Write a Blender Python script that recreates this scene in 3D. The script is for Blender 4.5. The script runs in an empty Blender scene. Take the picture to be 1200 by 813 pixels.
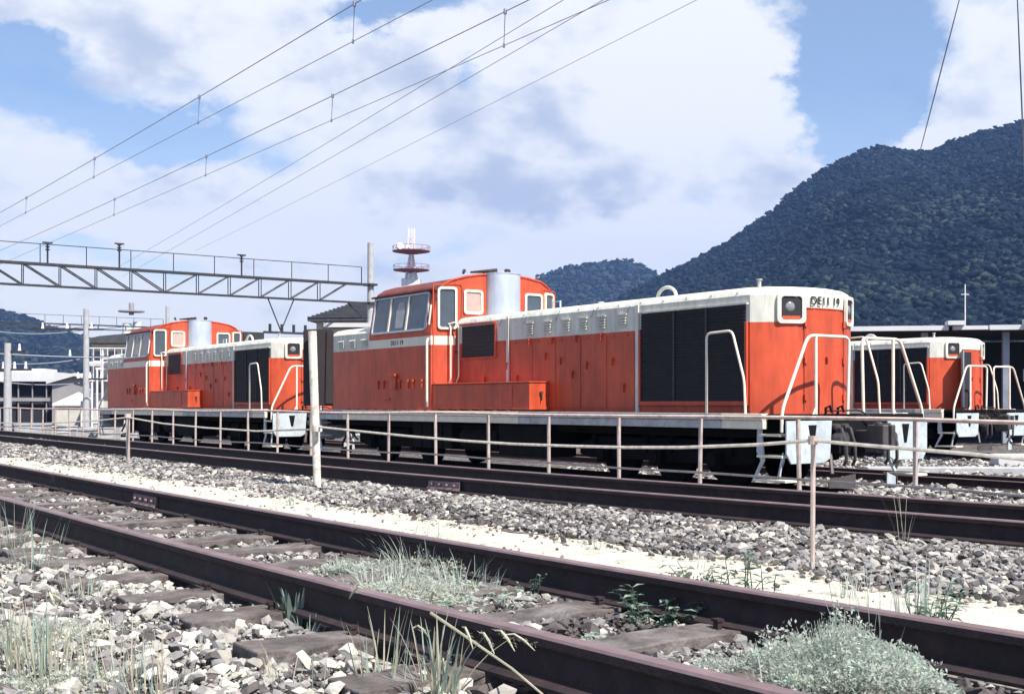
import bpy, bmesh, math, random
import numpy as np
from mathutils import Vector, Matrix
random.seed(7); rng = np.random.default_rng(7)
R = math.radians
# ---------------------------------------------------------------- camera, light, exposure
# world: +Y runs away along the tracks, +X across them to the far side, camera at the origin
FPX, VX, HY, TH = 1430.0, -400.0, 473.0, R(35.0)
CT, ST = math.cos(TH), math.sin(TH)
CAMZ = 0.85
sc = bpy.context.scene
cam = bpy.data.cameras.new('camera'); camo = bpy.data.objects.new('camera', cam)
sc.collection.objects.link(camo); sc.camera = camo
camo.location = (0, 0, CAMZ); camo.rotation_euler = (R(90), 0, -TH)
cam.sensor_width = 36; cam.lens = FPX/1200*36; cam.shift_y = (HY-406.5)/1200
cam.clip_start = 0.05; cam.clip_end = 20000
SUN_AZ = Vector((0.03, -1.0, 0)).normalized(); SUN_EL = R(50)
SUN = Vector((SUN_AZ.x*math.cos(SUN_EL), SUN_AZ.y*math.cos(SUN_EL), math.sin(SUN_EL)))
sl = bpy.data.lights.new('sun', 'SUN'); sl.energy = 4.7; sl.angle = R(0.53); sl.color = (1, 0.955, 0.88)
so = bpy.data.objects.new('sun', sl); sc.collection.objects.link(so)
so.rotation_euler = SUN.to_track_quat('Z', 'Y').to_euler()
sc.view_settings.view_transform = 'Standard'; sc.view_settings.look = 'None'
sc.view_settings.exposure = 0.75; sc.view_settings.gamma = 1.0
HAZE = .00014; SKY_STRENGTH = 0.095; CLOUD_STRENGTH = 0.66

def px_dir(x, y):            # photo pixel -> azimuth (from view axis, + right), elevation
    a = math.atan2(x-600, FPX); e = math.atan2(HY-y, math.hypot(x-600, FPX)); return a, e
def wp(x, y, Z):             # photo pixel + depth -> world
    X = (x-600)/FPX*Z
    return Vector((X*CT+Z*ST, -X*ST+Z*CT, CAMZ+(HY-y)/FPX*Z))
def wd(x, y, d):             # photo pixel + distance across the tracks -> world
    return wp(x, y, FPX*d/(CT*(x-VX)))

# ---------------------------------------------------------------- sky
W = bpy.data.worlds.new('World'); sc.world = W; W.use_nodes = True
nt = W.node_tree; nt.nodes.clear(); N = nt.nodes; L = nt.links
def mth(op, a, b=None, c=None, clamp=False):
    n = N.new('ShaderNodeMath'); n.operation = op; n.use_clamp = clamp
    for i, v in enumerate((a, b, c)):
        if v is None: continue
        if isinstance(v, (int, float)): n.inputs[i].default_value = v
        else: L.new(v, n.inputs[i])
    return n.outputs[0]
def smooth(v, lo, hi, o0=0.0, o1=1.0):
    n = N.new('ShaderNodeMapRange'); n.interpolation_type = 'SMOOTHSTEP'
    L.new(v, n.inputs[0]); n.inputs[1].default_value = lo; n.inputs[2].default_value = hi
    n.inputs[3].default_value = o0; n.inputs[4].default_value = o1
    return n.outputs[0]
tc = N.new('ShaderNodeTexCoord')
rot = N.new('ShaderNodeVectorRotate'); rot.rotation_type = 'Z_AXIS'; rot.inputs['Angle'].default_value = TH
L.new(tc.outputs['Generated'], rot.inputs[0])
sep = N.new('ShaderNodeSeparateXYZ'); L.new(rot.outputs[0], sep.inputs[0])
AZ = mth('ARCTAN2', sep.outputs[0], sep.outputs[1]); EL = mth('ARCSINE', sep.outputs[2])
def noise(scale, detail, rough, zoff=0.0, st=(1, 1, 1.7)):
    mp = N.new('ShaderNodeMapping'); mp.inputs['Scale'].default_value = st; mp.inputs['Location'].default_value = (zoff, zoff*.7, zoff*1.3)
    L.new(rot.outputs[0], mp.inputs[0])
    n = N.new('ShaderNodeTexNoise'); n.inputs['Scale'].default_value = scale
    n.inputs['Detail'].default_value = detail; n.inputs['Roughness'].default_value = rough
    L.new(mp.outputs[0], n.inputs['Vector']); return n.outputs['Fac']
n1 = noise(7, 9, .58, 3.1); n2 = noise(17, 8, .6, 8.4); n3 = noise(4.5, 6, .55, 15.0); n4 = noise(9, 7, .6, 21.0)
wA = mth('ADD', AZ, mth('MULTIPLY', mth('SUBTRACT', n1, .5), .13))
wA = mth('ADD', wA, mth('MULTIPLY', mth('SUBTRACT', n2, .5), .05))
wE = mth('ADD', EL, mth('MULTIPLY', mth('SUBTRACT', n4, .5), .12))
def blobs(lst):
    out = None
    for (x, y, rx, ry, w) in lst:
        a, e = px_dir(x, y)
        q = mth('ADD', mth('POWER', mth('MULTIPLY', mth('SUBTRACT', wA, a), FPX/rx*math.cos(a)**2 if abs(a) < .6 else FPX/rx), 2),
                mth('POWER', mth('MULTIPLY', mth('SUBTRACT', wE, e), FPX/ry), 2))
        g = mth('MULTIPLY', mth('EXPONENT', mth('MULTIPLY', q, -1.0)), w)
        out = g if out is None else mth('ADD', out, g)
    return out
holes = blobs([(1035, 50, 75, 95, 1.5), (985, 130, 60, 45, 1.0), (850, -10, 85, 26, .7), (480, 5, 80, 24, .8), (190, 150, 90, 42, 1.1),
               (45, 75, 60, 30, .9), (880, 225, 80, 26, .5), (150, 320, 180, 35, .5), (300, 205, 45, 30, .5), (550, 100, 24, 28, .5),
               (530, 290, 120, 26, .4), (420, 20, 60, 20, .4), (1020, 195, 130, 26, -.8), (1130, 120, 50, 70, -.7), (860, 60, 70, 60, -.6), (920, 250, 60, 22, -.3),
               (-200, 100, 120, 80, .8), (1500, 100, 160, 120, .9)])
grey = blobs([(190, 45, 190, 50, .75), (560, 205, 110, 34, .6), (680, 225, 80, 32, .75), (420, 110, 110, 50, .4), (655, 140, 40, 30, .5), (830, 60, 1, 1, 0), (900, 60, 120, 60, -.5), (60, 150, 80, 50, -.5), (750, 120, 120, 50, -.35),
              (300, 290, 170, 50, .12), (670, 40, 60, 40, .5), (200, 250, 200, 60, -.2), (800, 270, 150, 50, -.3)])
behind = smooth(mth('ABSOLUTE', AZ), .8, 1.4, 0, 1.1)
holes = mth('ADD', holes, behind)
cov = smooth(mth('ADD', holes, mth('MULTIPLY', mth('SUBTRACT', n2, .5), .9)), .22, .82, 1.0, 0.0)
gsh = mth('ADD', grey, mth('MULTIPLY', mth('SUBTRACT', n3, .5), 1.2))
gsh = mth('ADD', gsh, mth('MULTIPLY', mth('SUBTRACT', n2, .5), .5))
nA = noise(10, 7, .55, 33.0); nB = noise(10, 7, .55, 33.025)
gsh = mth('ADD', gsh, mth('MULTIPLY', mth('SUBTRACT', nA, nB), 2.6))
gsh = mth('ADD', gsh, mth('MULTIPLY', mth('SUBTRACT', n4, .5), .9))
gsh = smooth(gsh, -.05, .95)
cr = N.new('ShaderNodeMixRGB'); L.new(gsh, cr.inputs[0]); cr.inputs[1].default_value = (.97, .985, 1.0, 1); cr.inputs[2].default_value = (.55, .62, .76, 1)
# thin veil towards the horizon
veil = smooth(EL, 0.0, .26, .8, 0.12)
covv = mth('MAXIMUM', cov, veil)
sky = N.new('ShaderNodeTexSky'); sky.sky_type = 'NISHITA'; sky.sun_disc = False
sky.sun_elevation = SUN_EL; sky.sun_rotation = math.atan2(SUN_AZ.x, SUN_AZ.y); sky.air_density = 1.0; sky.dust_density = .25; sky.ozone_density = 4.0
b1 = N.new('ShaderNodeBackground'); b1.inputs[1].default_value = SKY_STRENGTH; L.new(sky.outputs[0], b1.inputs[0])
b2 = N.new('ShaderNodeBackground'); b2.inputs[1].default_value = CLOUD_STRENGTH; L.new(cr.outputs[0], b2.inputs[0])
mx = N.new('ShaderNodeMixShader'); L.new(covv, mx.inputs[0]); L.new(b1.outputs[0], mx.inputs[1]); L.new(b2.outputs[0], mx.inputs[2])
wo = N.new('ShaderNodeOutputWorld'); L.new(mx.outputs[0], wo.inputs[0])

# ---------------------------------------------------------------- materials
def mat(name, col, rough=.6, metal=0.0, var=.18, vscale=3.0, dirt=None, dirtamt=0.0, dscale=6.0, bump=0.0, bscale=60.0, spec=.5, streak=False, trans=None):
    m = bpy.data.materials.new(name); m.use_nodes = True; t = m.node_tree; n = t.nodes; l = t.links
    bs = n['Principled BSDF']; bs.inputs['Roughness'].default_value = rough; bs.inputs['Metallic'].default_value = metal
    bs.inputs['Specular IOR Level'].default_value = spec
    co = n.new('ShaderNodeTexCoord')
    nz = n.new('ShaderNodeTexNoise'); nz.inputs['Scale'].default_value = vscale; nz.inputs['Detail'].default_value = 7; nz.inputs['Roughness'].default_value = .62
    l.new(co.outputs['Object'], nz.inputs['Vector'])
    rp = n.new('ShaderNodeValToRGB'); l.new(nz.outputs['Fac'], rp.inputs[0])
    lo = [c*(1-var) for c in col]; hi = [min(1, c*(1+var)) for c in col]
    rp.color_ramp.elements[0].position = .3; rp.color_ramp.elements[0].color = (*lo, 1)
    rp.color_ramp.elements[1].position = .7; rp.color_ramp.elements[1].color = (*hi, 1)
    out = rp.outputs[0]
    if dirt:
        mp = n.new('ShaderNodeMapping'); l.new(co.outputs['Object'], mp.inputs[0])
        mp.inputs['Scale'].default_value = (1, 1, .18) if streak else (1, 1, 1)
        dz = n.new('ShaderNodeTexNoise'); dz.inputs['Scale'].default_value = dscale; dz.inputs['Detail'].default_value = 8; dz.inputs['Roughness'].default_value = .68
        l.new(mp.outputs[0], dz.inputs['Vector'])
        mr = n.new('ShaderNodeMapRange'); l.new(dz.outputs['Fac'], mr.inputs[0]); mr.inputs[1].default_value = .48; mr.inputs[2].default_value = .78; mr.inputs[4].default_value = dirtamt
        mxn = n.new('ShaderNodeMixRGB'); l.new(mr.outputs[0], mxn.inputs[0]); l.new(out, mxn.inputs[1]); mxn.inputs[2].default_value = (*dirt, 1)
        out = mxn.outputs[0]
    if streak:
        mp2 = n.new('ShaderNodeMapping'); l.new(co.outputs['Object'], mp2.inputs[0]); mp2.inputs['Scale'].default_value = (3.2, 3.2, .5)
        z2 = n.new('ShaderNodeTexNoise'); z2.inputs['Scale'].default_value = 2.2; z2.inputs['Detail'].default_value = 9; z2.inputs['Roughness'].default_value = .7; l.new(mp2.outputs[0], z2.inputs['Vector'])
        r2 = n.new('ShaderNodeMapRange'); l.new(z2.outputs['Fac'], r2.inputs[0]); r2.inputs[1].default_value = .40; r2.inputs[2].default_value = .72; r2.inputs[3].default_value = 1.04; r2.inputs[4].default_value = .80
        m2 = n.new('ShaderNodeMixRGB'); m2.blend_type = 'MULTIPLY'; m2.inputs[0].default_value = 1; l.new(out, m2.inputs[1]); l.new(r2.outputs[0], m2.inputs[2])
        z3 = n.new('ShaderNodeTexNoise'); z3.inputs['Scale'].default_value = 11; z3.inputs['Detail'].default_value = 10; z3.inputs['Roughness'].default_value = .8; l.new(co.outputs['Object'], z3.inputs['Vector'])
        r3 = n.new('ShaderNodeMapRange'); l.new(z3.outputs['Fac'], r3.inputs[0]); r3.inputs[1].default_value = .62; r3.inputs[2].default_value = .70; r3.inputs[4].default_value = .7
        m3 = n.new('ShaderNodeMixRGB'); l.new(r3.outputs[0], m3.inputs[0]); l.new(m2.outputs[0], m3.inputs[1]); m3.inputs[2].default_value = (*[c*.42+.02 for c in col], 1)
        out = m3.outputs[0]
    l.new(out, bs.inputs['Base Color'])
    if bump:
        bz = n.new('ShaderNodeTexNoise'); bz.inputs['Scale'].default_value = bscale; bz.inputs['Detail'].default_value = 5
        l.new(co.outputs['Object'], bz.inputs['Vector'])
        bp = n.new('ShaderNodeBump'); bp.inputs['Strength'].default_value = bump; bp.inputs['Distance'].default_value = .02
        l.new(bz.outputs['Fac'], bp.inputs['Height']); l.new(bp.outputs[0], bs.inputs['Normal'])
    if trans:
        tr = n.new('ShaderNodeBsdfTranslucent'); l.new(out, tr.inputs[0]); mxs = n.new('ShaderNodeMixShader'); mxs.inputs[0].default_value = trans
        l.new(bs.outputs[0], mxs.inputs[1]); l.new(tr.outputs[0], mxs.inputs[2]); l.new(mxs.outputs[0], n['Material Output'].inputs[0])
    return m
M = {}
M['red'] = mat('vermilion_paint', (.60, .082, .028), .5, 0, .16, 1.6, (.17, .028, .018), .62, 4.0, .12, 9, .5, True)
M['white'] = mat('cream_paint', (.72, .70, .60), .55, 0, .10, 2.5, (.28, .26, .22), .6, 6.0, .05, 40, .4, True)
M['roofred'] = mat('sooty_roof_paint', (.16, .035, .028), .8, 0, .3, 3)
M['rail_paint'] = mat('handrail_paint', (.80, .72, .58), .5, 0, .08, 8)
M['sill_sunlit'] = mat('sunlit_sill_paint', (.88, .78, .60), .5, 0, .08, 4, (.4, .3, .22), .4, 9)  # pale cream, sunlight on the sill put into the colour
M['sill_shaded_dirty'] = mat('shaded_worn_sill_paint', (.50, .49, .47), .65, 0, .2, 4, (.10, .08, .08), .6, 9)  # greyed for the shadowed stretches of sill, plus real dirt
M['grille'] = mat('grille_dark', (.018, .016, .020), .7, 0, .35, 8)
M['black'] = mat('underframe_black', (.006, .006, .007), .9, 0, .4, 4, (.016, .013, .012), .4, 5, 0, 60, .2)
M['dark'] = mat('deck_dark', (.06, .05, .05), .85, 0, .3, 5)
M['duct'] = mat('duct_aluminium', (.46, .50, .58), .45, .25, .10, 2.2, (.3, .3, .34), .4, 5, 0, 60, .5, True)
M['plate'] = mat('pale_plate', (.50, .55, .57), .55, 0, .12, 4, (.22, .2, .2), .6, 7)
M['ink'] = mat('number_black', (.015, .015, .018), .6)
M['glass'] = mat('window_glass', (.06, .075, .09), .10, 0, .3, 2, None, 0, 6, 0, 60, .9)
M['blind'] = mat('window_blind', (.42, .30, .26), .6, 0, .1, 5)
M['lamp'] = mat('lamp_glass', (.30, .30, .30), .15, .3, .05, 5, None, 0, 6, 0, 60, .8)
M['gunmetal'] = mat('coupler_steel', (.10, .09, .09), .6, .5, .3, 5, (.2, .1, .06), .5)
M['rail'] = mat('rusty_rail', (.024, .014, .017), .8, .0, .4, 9, (.075, .036, .034), .6, 14, .25, 90)
M['railtop'] = mat('railhead_wear', (.20, .135, .14), .55, .2, .25, 6, (.12, .06, .05), .6, 10)
M['steel_fence'] = mat('rust_fence', (.46, .37, .32), .7, 0, .3, 8, (.58, .50, .46), .7, 12)
M['fence_top'] = mat('fence_rail_paint', (.76, .58, .48), .6, 0, .2, 6, (.14, .06, .045), .7, 9)
M['post'] = mat('old_white_post', (.74, .68, .58), .75, 0, .12, 12, (.10, .06, .05), .95, 9, .1, 60)
M['board'] = mat('board_brown', (.020, .012, .013), .7, 0, .3, 6)
M['wood'] = mat('sleeper_wood', (.105, .085, .080), .95, 0, .5, 9, (.34, .31, .29), .75, 5, .6, 45)
M['concrete'] = mat('concrete', (.42, .42, .42), .8, 0, .15, 5, (.22, .2, .19), .5, 6, .1, 80)
M['gantry'] = mat('gantry_steel', (.030, .036, .042), .6, .2, .2, 5, (.16, .09, .07), .3)
M['wire'] = mat('wire', (.26, .27, .33), .6, .3, .1, 4)
M['rope'] = mat('rope', (.62, .56, .48), .7, 0, .3, 20)
M['cream_wall'] = mat('cream_wall', (.55, .52, .45), .8, 0, .12, 1.5, (.3, .27, .24), .5, 2)
M['white_roof'] = mat('white_roof', (.60, .60, .60), .7, 0, .08, .8, (.5, .45, .4), .4, 1)
M['grey_wall'] = mat('grey_wall', (.30, .28, .28), .85, 0, .15, .7)
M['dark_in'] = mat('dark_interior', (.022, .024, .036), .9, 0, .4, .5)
M['tile'] = mat('roof_tile', (.06, .062, .07), .75, 0, .35, 3)
M['towerred'] = mat('tower_red', (.22, .06, .06), .7)
M['towerwhite'] = mat('tower_white', (.72, .70, .70), .7)
M['shed_steel'] = mat('shed_beam', (.24, .26, .30), .6, .1, .3, 1.2, (.6, .6, .6), .5, .8)
M['weed'] = mat('pale_weed', (.30, .40, .33), .7, 0, .3, 8, (.50, .50, .38), .6, 14, 0, 60, .3, False, .35)
M['weed_dark'] = mat('green_weed', (.085, .135, .095), .65, 0, .35, 8, (.2, .24, .17), .5, 14, 0, 60, .3, False, .3)
M['weed_dry'] = mat('dry_grass', (.50, .46, .34), .8, 0, .25, 8, (.32, .36, .26), .5, 14, 0, 60, .3, False, .35)
M['seedhead'] = mat('seed_head', (.60, .58, .44), .9, 0, .2, 20, None, 0, 6, 0, 60, .2, False, .3)

# ---------------------------------------------------------------- mesh builder
class MB:
    def __init__(s): s.v = []; s.f = []; s.m = []
    def add(s, vs, fs, m=0):
        o = len(s.v); s.v += [tuple(v) for v in vs]
        for f in fs: s.f.append(tuple(i+o for i in f)); s.m.append(m)
        return s
    def box(s, x0, x1, y0, y1, z0, z1, m=0):
        return s.add([(x0, y0, z0), (x1, y0, z0), (x1, y1, z0), (x0, y1, z0), (x0, y0, z1), (x1, y0, z1), (x1, y1, z1), (x0, y1, z1)],
                     [(0, 3, 2, 1), (4, 5, 6, 7), (0, 1, 5, 4), (1, 2, 6, 5), (2, 3, 7, 6), (3, 0, 4, 7)], m)
    def tube(s, pts, r, n=8, m=0, r2=None, caps=True):
        pts = [Vector(p) for p in pts]; k = len(pts); rings = []
        up = None
        for i, p in enumerate(pts):
            t = (pts[min(i+1, k-1)]-pts[max(i-1, 0)])
            if t.length < 1e-9: t = Vector((0, 0, 1))
            t.normalize()
            a = t.cross(Vector((0, 0, 1)) if abs(t.z) < .9 else Vector((1, 0, 0))) if up is None else (up - t*up.dot(t))
            if a.length < 1e-6: a = t.orthogonal()
            a.normalize(); b = t.cross(a); up = a
            rr = r if r2 is None else r+(r2-r)*i/(k-1)
            rings.append([p+a*math.cos(q*2*math.pi/n)*rr+b*math.sin(q*2*math.pi/n)*rr for q in range(n)])
        vs = [v for rg in rings for v in rg]; fs = []
        for i in range(k-1):
            for q in range(n): fs.append((i*n+q, i*n+(q+1) % n, (i+1)*n+(q+1) % n, (i+1)*n+q))
        if caps: fs += [tuple(reversed(range(n))), tuple(range((k-1)*n, k*n))]
        return s.add(vs, fs, m)
    def cyl(s, c, axis, r, h, n=20, m=0):
        c = Vector(c); a = Vector(axis).normalized(); return s.tube([c-a*h/2, c+a*h/2], r, n, m)
    def prism(s, poly, o, U, V, Wv, m=0):       # 2-D polygon in U,V extruded along W
        o, U, V, Wv = map(Vector, (o, U, V, Wv)); k = len(poly)
        a = [o+U*p[0]+V*p[1] for p in poly]; b = [p+Wv for p in a]
        fs = [tuple(range(k-1, -1, -1)), tuple(range(k, 2*k))]+[(i, (i+1) % k, k+(i+1) % k, k+i) for i in range(k)]
        return s.add(a+b, fs, m)
    def ring(s, po, pi, o, U, V, Wv, m=0):      # frame between two outlines with equal counts
        o, U, V, Wv = map(Vector, (o, U, V, Wv)); k = len(po)
        A = [o+U*p[0]+V*p[1] for p in po]; B = [o+U*p[0]+V*p[1] for p in pi]
        C = [p+Wv for p in A]; D = [p+Wv for p in B]; fs = []
        for i in range(k):
            j = (i+1) % k
            fs += [(2*k+i, 2*k+j, 3*k+j, 3*k+i), (i, j, 2*k+j, 2*k+i), (k+j, k+i, 3*k+i, 3*k+j)]
        return s.add(A+B+C+D, fs, m)
    def build(s, name, mats, parent=None, bevel=0, smooth=False, loc=None):
        me = bpy.data.meshes.new(name); me.from_pydata(s.v, [], s.f)
        if not isinstance(mats, (list, tuple)): mats = [mats]
        for q in mats: me.materials.append(q)
        me.polygons.foreach_set('material_index', s.m)
        bm = bmesh.new(); bm.from_mesh(me); bmesh.ops.recalc_face_normals(bm, faces=bm.faces); bm.to_mesh(me); bm.free()
        if smooth:
            me.polygons.foreach_set('use_smooth', [True]*len(me.polygons))
            try: me.set_sharp_from_angle(angle=R(38))
            except Exception: pass
        o = bpy.data.objects.new(name, me); sc.collection.objects.link(o)
        if parent: o.parent = parent
        if loc: o.location = loc
        if bevel:
            b = o.modifiers.new('bevel', 'BEVEL'); b.width = bevel; b.segments = 2; b.limit_method = 'ANGLE'; b.angle_limit = R(40)
        return o
def build_each(mb, name, mats, parent, bevel=0, smooth=False, gap=.012):
    n = len(mb.v); par = list(range(n))
    def find(a):
        while par[a] != a: par[a] = par[par[a]]; a = par[a]
        return a
    for f in mb.f:
        for v in f[1:]: par[find(v)] = find(f[0])
    comp = {}
    for i in range(n): comp.setdefault(find(i), []).append(i)
    boxes = [[np.array([mb.v[i] for i in c]).min(0)-gap/2, np.array([mb.v[i] for i in c]).max(0)+gap/2, c] for c in comp.values()]
    merged = True
    while merged:
        merged = False
        for a in range(len(boxes)):
            for b in range(a+1, len(boxes)):
                A, B = boxes[a], boxes[b]
                if (A[0] <= B[1]).all() and (B[0] <= A[1]).all():
                    boxes[a] = [np.minimum(A[0], B[0]), np.maximum(A[1], B[1]), A[2]+B[2]]; boxes.pop(b); merged = True; break
            if merged: break
    out = []
    for b in boxes:
        ids = {v: k for k, v in enumerate(b[2])}; q = MB(); q.v = [mb.v[i] for i in b[2]]
        for f, mi in zip(mb.f, mb.m):
            if f[0] in ids: q.f.append(tuple(ids[v] for v in f)); q.m.append(mi)
        out.append(q.build(name, mats, parent, bevel, smooth))
    return out
def rrect(w, h, r, n=4, cx=0, cy=0):
    pts = []
    for (sx, sy, a0) in ((1, 1, 0), (-1, 1, 90), (-1, -1, 180), (1, -1, 270)):
        for i in range(n+1):
            a = R(a0+90*i/n); pts.append((cx+sx*(w/2-r)+math.cos(a)*r, cy+sy*(h/2-r)+math.sin(a)*r))
    return pts
def tag(o, label, cat, group=None, kind=None):
    if label: o['label'] = label
    if cat: o['category'] = cat
    if group: o['group'] = group
    if kind: o['kind'] = kind
    return o
def empty(name, loc=(0, 0, 0), rz=0, label=None, cat=None, group=None):
    o = bpy.data.objects.new(name, None); sc.collection.objects.link(o); o.location = loc; o.rotation_euler = (0, 0, rz)
    o.empty_display_size = .3
    return tag(o, label, cat, group)
def copy_tree(o, parent=None):
    c = o.copy(); sc.collection.objects.link(c); c.parent = parent
    for ch in list(o.children): copy_tree(ch, c)
    return c
def bendpath(pts, r=.07, n=4):           # rounds the corners of a polyline
    pts = [Vector(p) for p in pts]; out = [pts[0]]
    for i in range(1, len(pts)-1):
        a, b, c = pts[i-1], pts[i], pts[i+1]
        p = b+(a-b).normalized()*min(r, (a-b).length/2); q = b+(c-b).normalized()*min(r, (c-b).length/2)
        for k in range(n+1):
            t = k/n; out.append(p*(1-t)**2+b*2*t*(1-t)+q*t*t)
    out.append(pts[-1]); return out

# ---------------------------------------------------------------- ground
def pathx(knots):
    ts = np.array([k[0] for k in knots], float); xs = np.array([k[1] for k in knots], float)
    def f(t):
        acc = 0
        for o in (-1.6, -.8, 0, .8, 1.6): acc = acc+np.interp(np.asarray(t, float)+o, ts, xs)
        return acc/5
    return f
NEAR = pathx([(-60, 3.3), (0, 2.84), (2.2, 2.75), (3.5, 2.69), (5.5, 2.64), (9, 2.62), (15, 2.63), (30, 2.64), (90, 2.7)])
MAIN = pathx([(-60, 9.5), (0, 7.62), (4.5, 7.23), (6.6, 7.02), (8.4, 6.86), (11, 6.74), (15.7, 6.7), (31.8, 6.85), (60, 7.05), (160, 8.0)])
HG = .567
def ground_z(d, t):
    d = np.asarray(d, float); t = np.asarray(t, float)
    z = np.interp(d, [-8, 0, 1.6, 3.6, 4.8, 5.4, 8.4, 10.3, 11.5, 14, 3400], [-.12, -.06, -.03, -.02, -.03, -.03, -.03, -.01, -.60, -.62, -.64])
    dip = np.interp(t, [7.6, 9.2], [0, 1])*np.interp(d, [7.5, 8.1, 10.3, 11.5], [0, 1, 1, 0])
    return z-.30*dip
def wob(d, t):
    return (np.sin(d*3.1+t*1.3)*np.cos(t*2.3-d*1.1)*.012+np.sin(d*7.7-t*5.1)*.006)*(np.abs(t) < 60)
ds = np.unique(np.concatenate([np.linspace(-3200, -40, 14), np.linspace(-40, -1, 24), np.arange(-1, 13, .14), np.linspace(13, 60, 50), np.geomspace(60, 3300, 26)]))
ts = np.unique(np.concatenate([np.linspace(-3200, -30, 12), np.linspace(-30, 0, 24), np.arange(0, 22, .16), np.linspace(22, 80, 90), np.geomspace(80, 3300, 30)]))
D, T = np.meshgrid(ds, ts, indexing='ij'); Zg = ground_z(D, T)+wob(D, T)
nd, ntt = D.shape
me = bpy.data.meshes.new('ground')
idx = np.arange(nd*ntt).reshape(nd, ntt)
q = np.stack([idx[:-1, :-1], idx[1:, :-1], idx[1:, 1:], idx[:-1, 1:]], -1).reshape(-1, 4)
me.from_pydata(np.stack([D, T, Zg], -1).reshape(-1, 3).tolist(), [], q.tolist())
me.polygons.foreach_set('use_smooth', [True]*len(me.polygons))
gm = bpy.data.materials.new('gravel_ground'); gm.use_nodes = True
def ground_nodes(m, pal, scale=14, bump=.7, patch=None):
    t = m.node_tree; n = t.nodes; l = t.links; bs = n['Principled BSDF']; bs.inputs['Roughness'].default_value = .95; bs.inputs['Specular IOR Level'].default_value = .1
    co = n.new('ShaderNodeTexCoord')
    vo = n.new('ShaderNodeTexVoronoi'); vo.inputs['Scale'].default_value = scale; l.new(co.outputs['Object'], vo.inputs['Vector'])
    se = n.new('ShaderNodeSeparateColor'); l.new(vo.outputs['Color'], se.inputs[0])
    rp = n.new('ShaderNodeValToRGB'); l.new(se.outputs[0], rp.inputs[0])
    rp.color_ramp.elements[0].color = (*pal[0], 1); rp.color_ramp.elements[1].color = (*pal[2], 1)
    e = rp.color_ramp.elements.new(.5); e.color = (*pal[1], 1)
    big = n.new('ShaderNodeTexNoise'); big.inputs['Scale'].default_value = .7; big.inputs['Detail'].default_value = 6; l.new(co.outputs['Object'], big.inputs['Vector'])
    mr = n.new('ShaderNodeMapRange'); l.new(big.outputs['Fac'], mr.inputs[0]); mr.inputs[1].default_value = .35; mr.inputs[2].default_value = .65; mr.inputs[3].default_value = .72; mr.inputs[4].default_value = 1.15
    mu = n.new('ShaderNodeMixRGB'); mu.blend_type = 'MULTIPLY'; mu.inputs[0].default_value = 1; l.new(rp.outputs[0], mu.inputs[1]); l.new(mr.outputs[0], mu.inputs[2])
    l.new(mu.outputs[0], bs.inputs['Base Color'])
    bp = n.new('ShaderNodeBump'); bp.inputs['Strength'].default_value = bump; bp.inputs['Distance'].default_value = .03; bp.invert = True
    l.new(vo.outputs['Distance'], bp.inputs['Height']); l.new(bp.outputs[0], bs.inputs['Normal'])
ground_nodes(gm, [(.035, .028, .028), (.11, .095, .09), (.26, .24, .22)], 18)
me.materials.append(gm); go = bpy.data.objects.new('ground', me); sc.collection.objects.link(go); tag(go, None, None, kind='structure')

# pale trodden strip between the two tracks
tt = np.concatenate([np.arange(-4, 26, .12), np.geomspace(26, 150, 40)])
vv = []; ff = []
cols = 9
for i, t in enumerate(tt):
    x0 = float(NEAR(t))+HG+.14+.05*math.sin(t*2.1); x1 = 4.86+.08*math.sin(t*1.7)+.09*math.sin(t*4.3+1)+.05*math.sin(t*9.1)
    for k in range(cols):
        u = k/(cols-1); x = x0+(x1-x0)*u
        vv.append((x, t, float(ground_z(x, t)+wob(x, t))+.012*math.sin(u*math.pi)+.006+.004*math.sin(x*31+t*17)))
for i in range(len(tt)-1):
    for k in range(cols-1): a = i*cols+k; ff.append((a, a+1, a+cols+1, a+cols))
me = bpy.data.meshes.new('path'); me.from_pydata(vv, [], ff); me.polygons.foreach_set('use_smooth', [True]*len(ff))
pm = mat('pale_path', (.66, .61, .50), .95, 0, .22, 7, (.26, .22, .19), .75, 5, .8, 70, .1)
me.materials.append(pm); po = bpy.data.objects.new('path', me); sc.collection.objects.link(po); tag(po, None, None, kind='structure')

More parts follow.
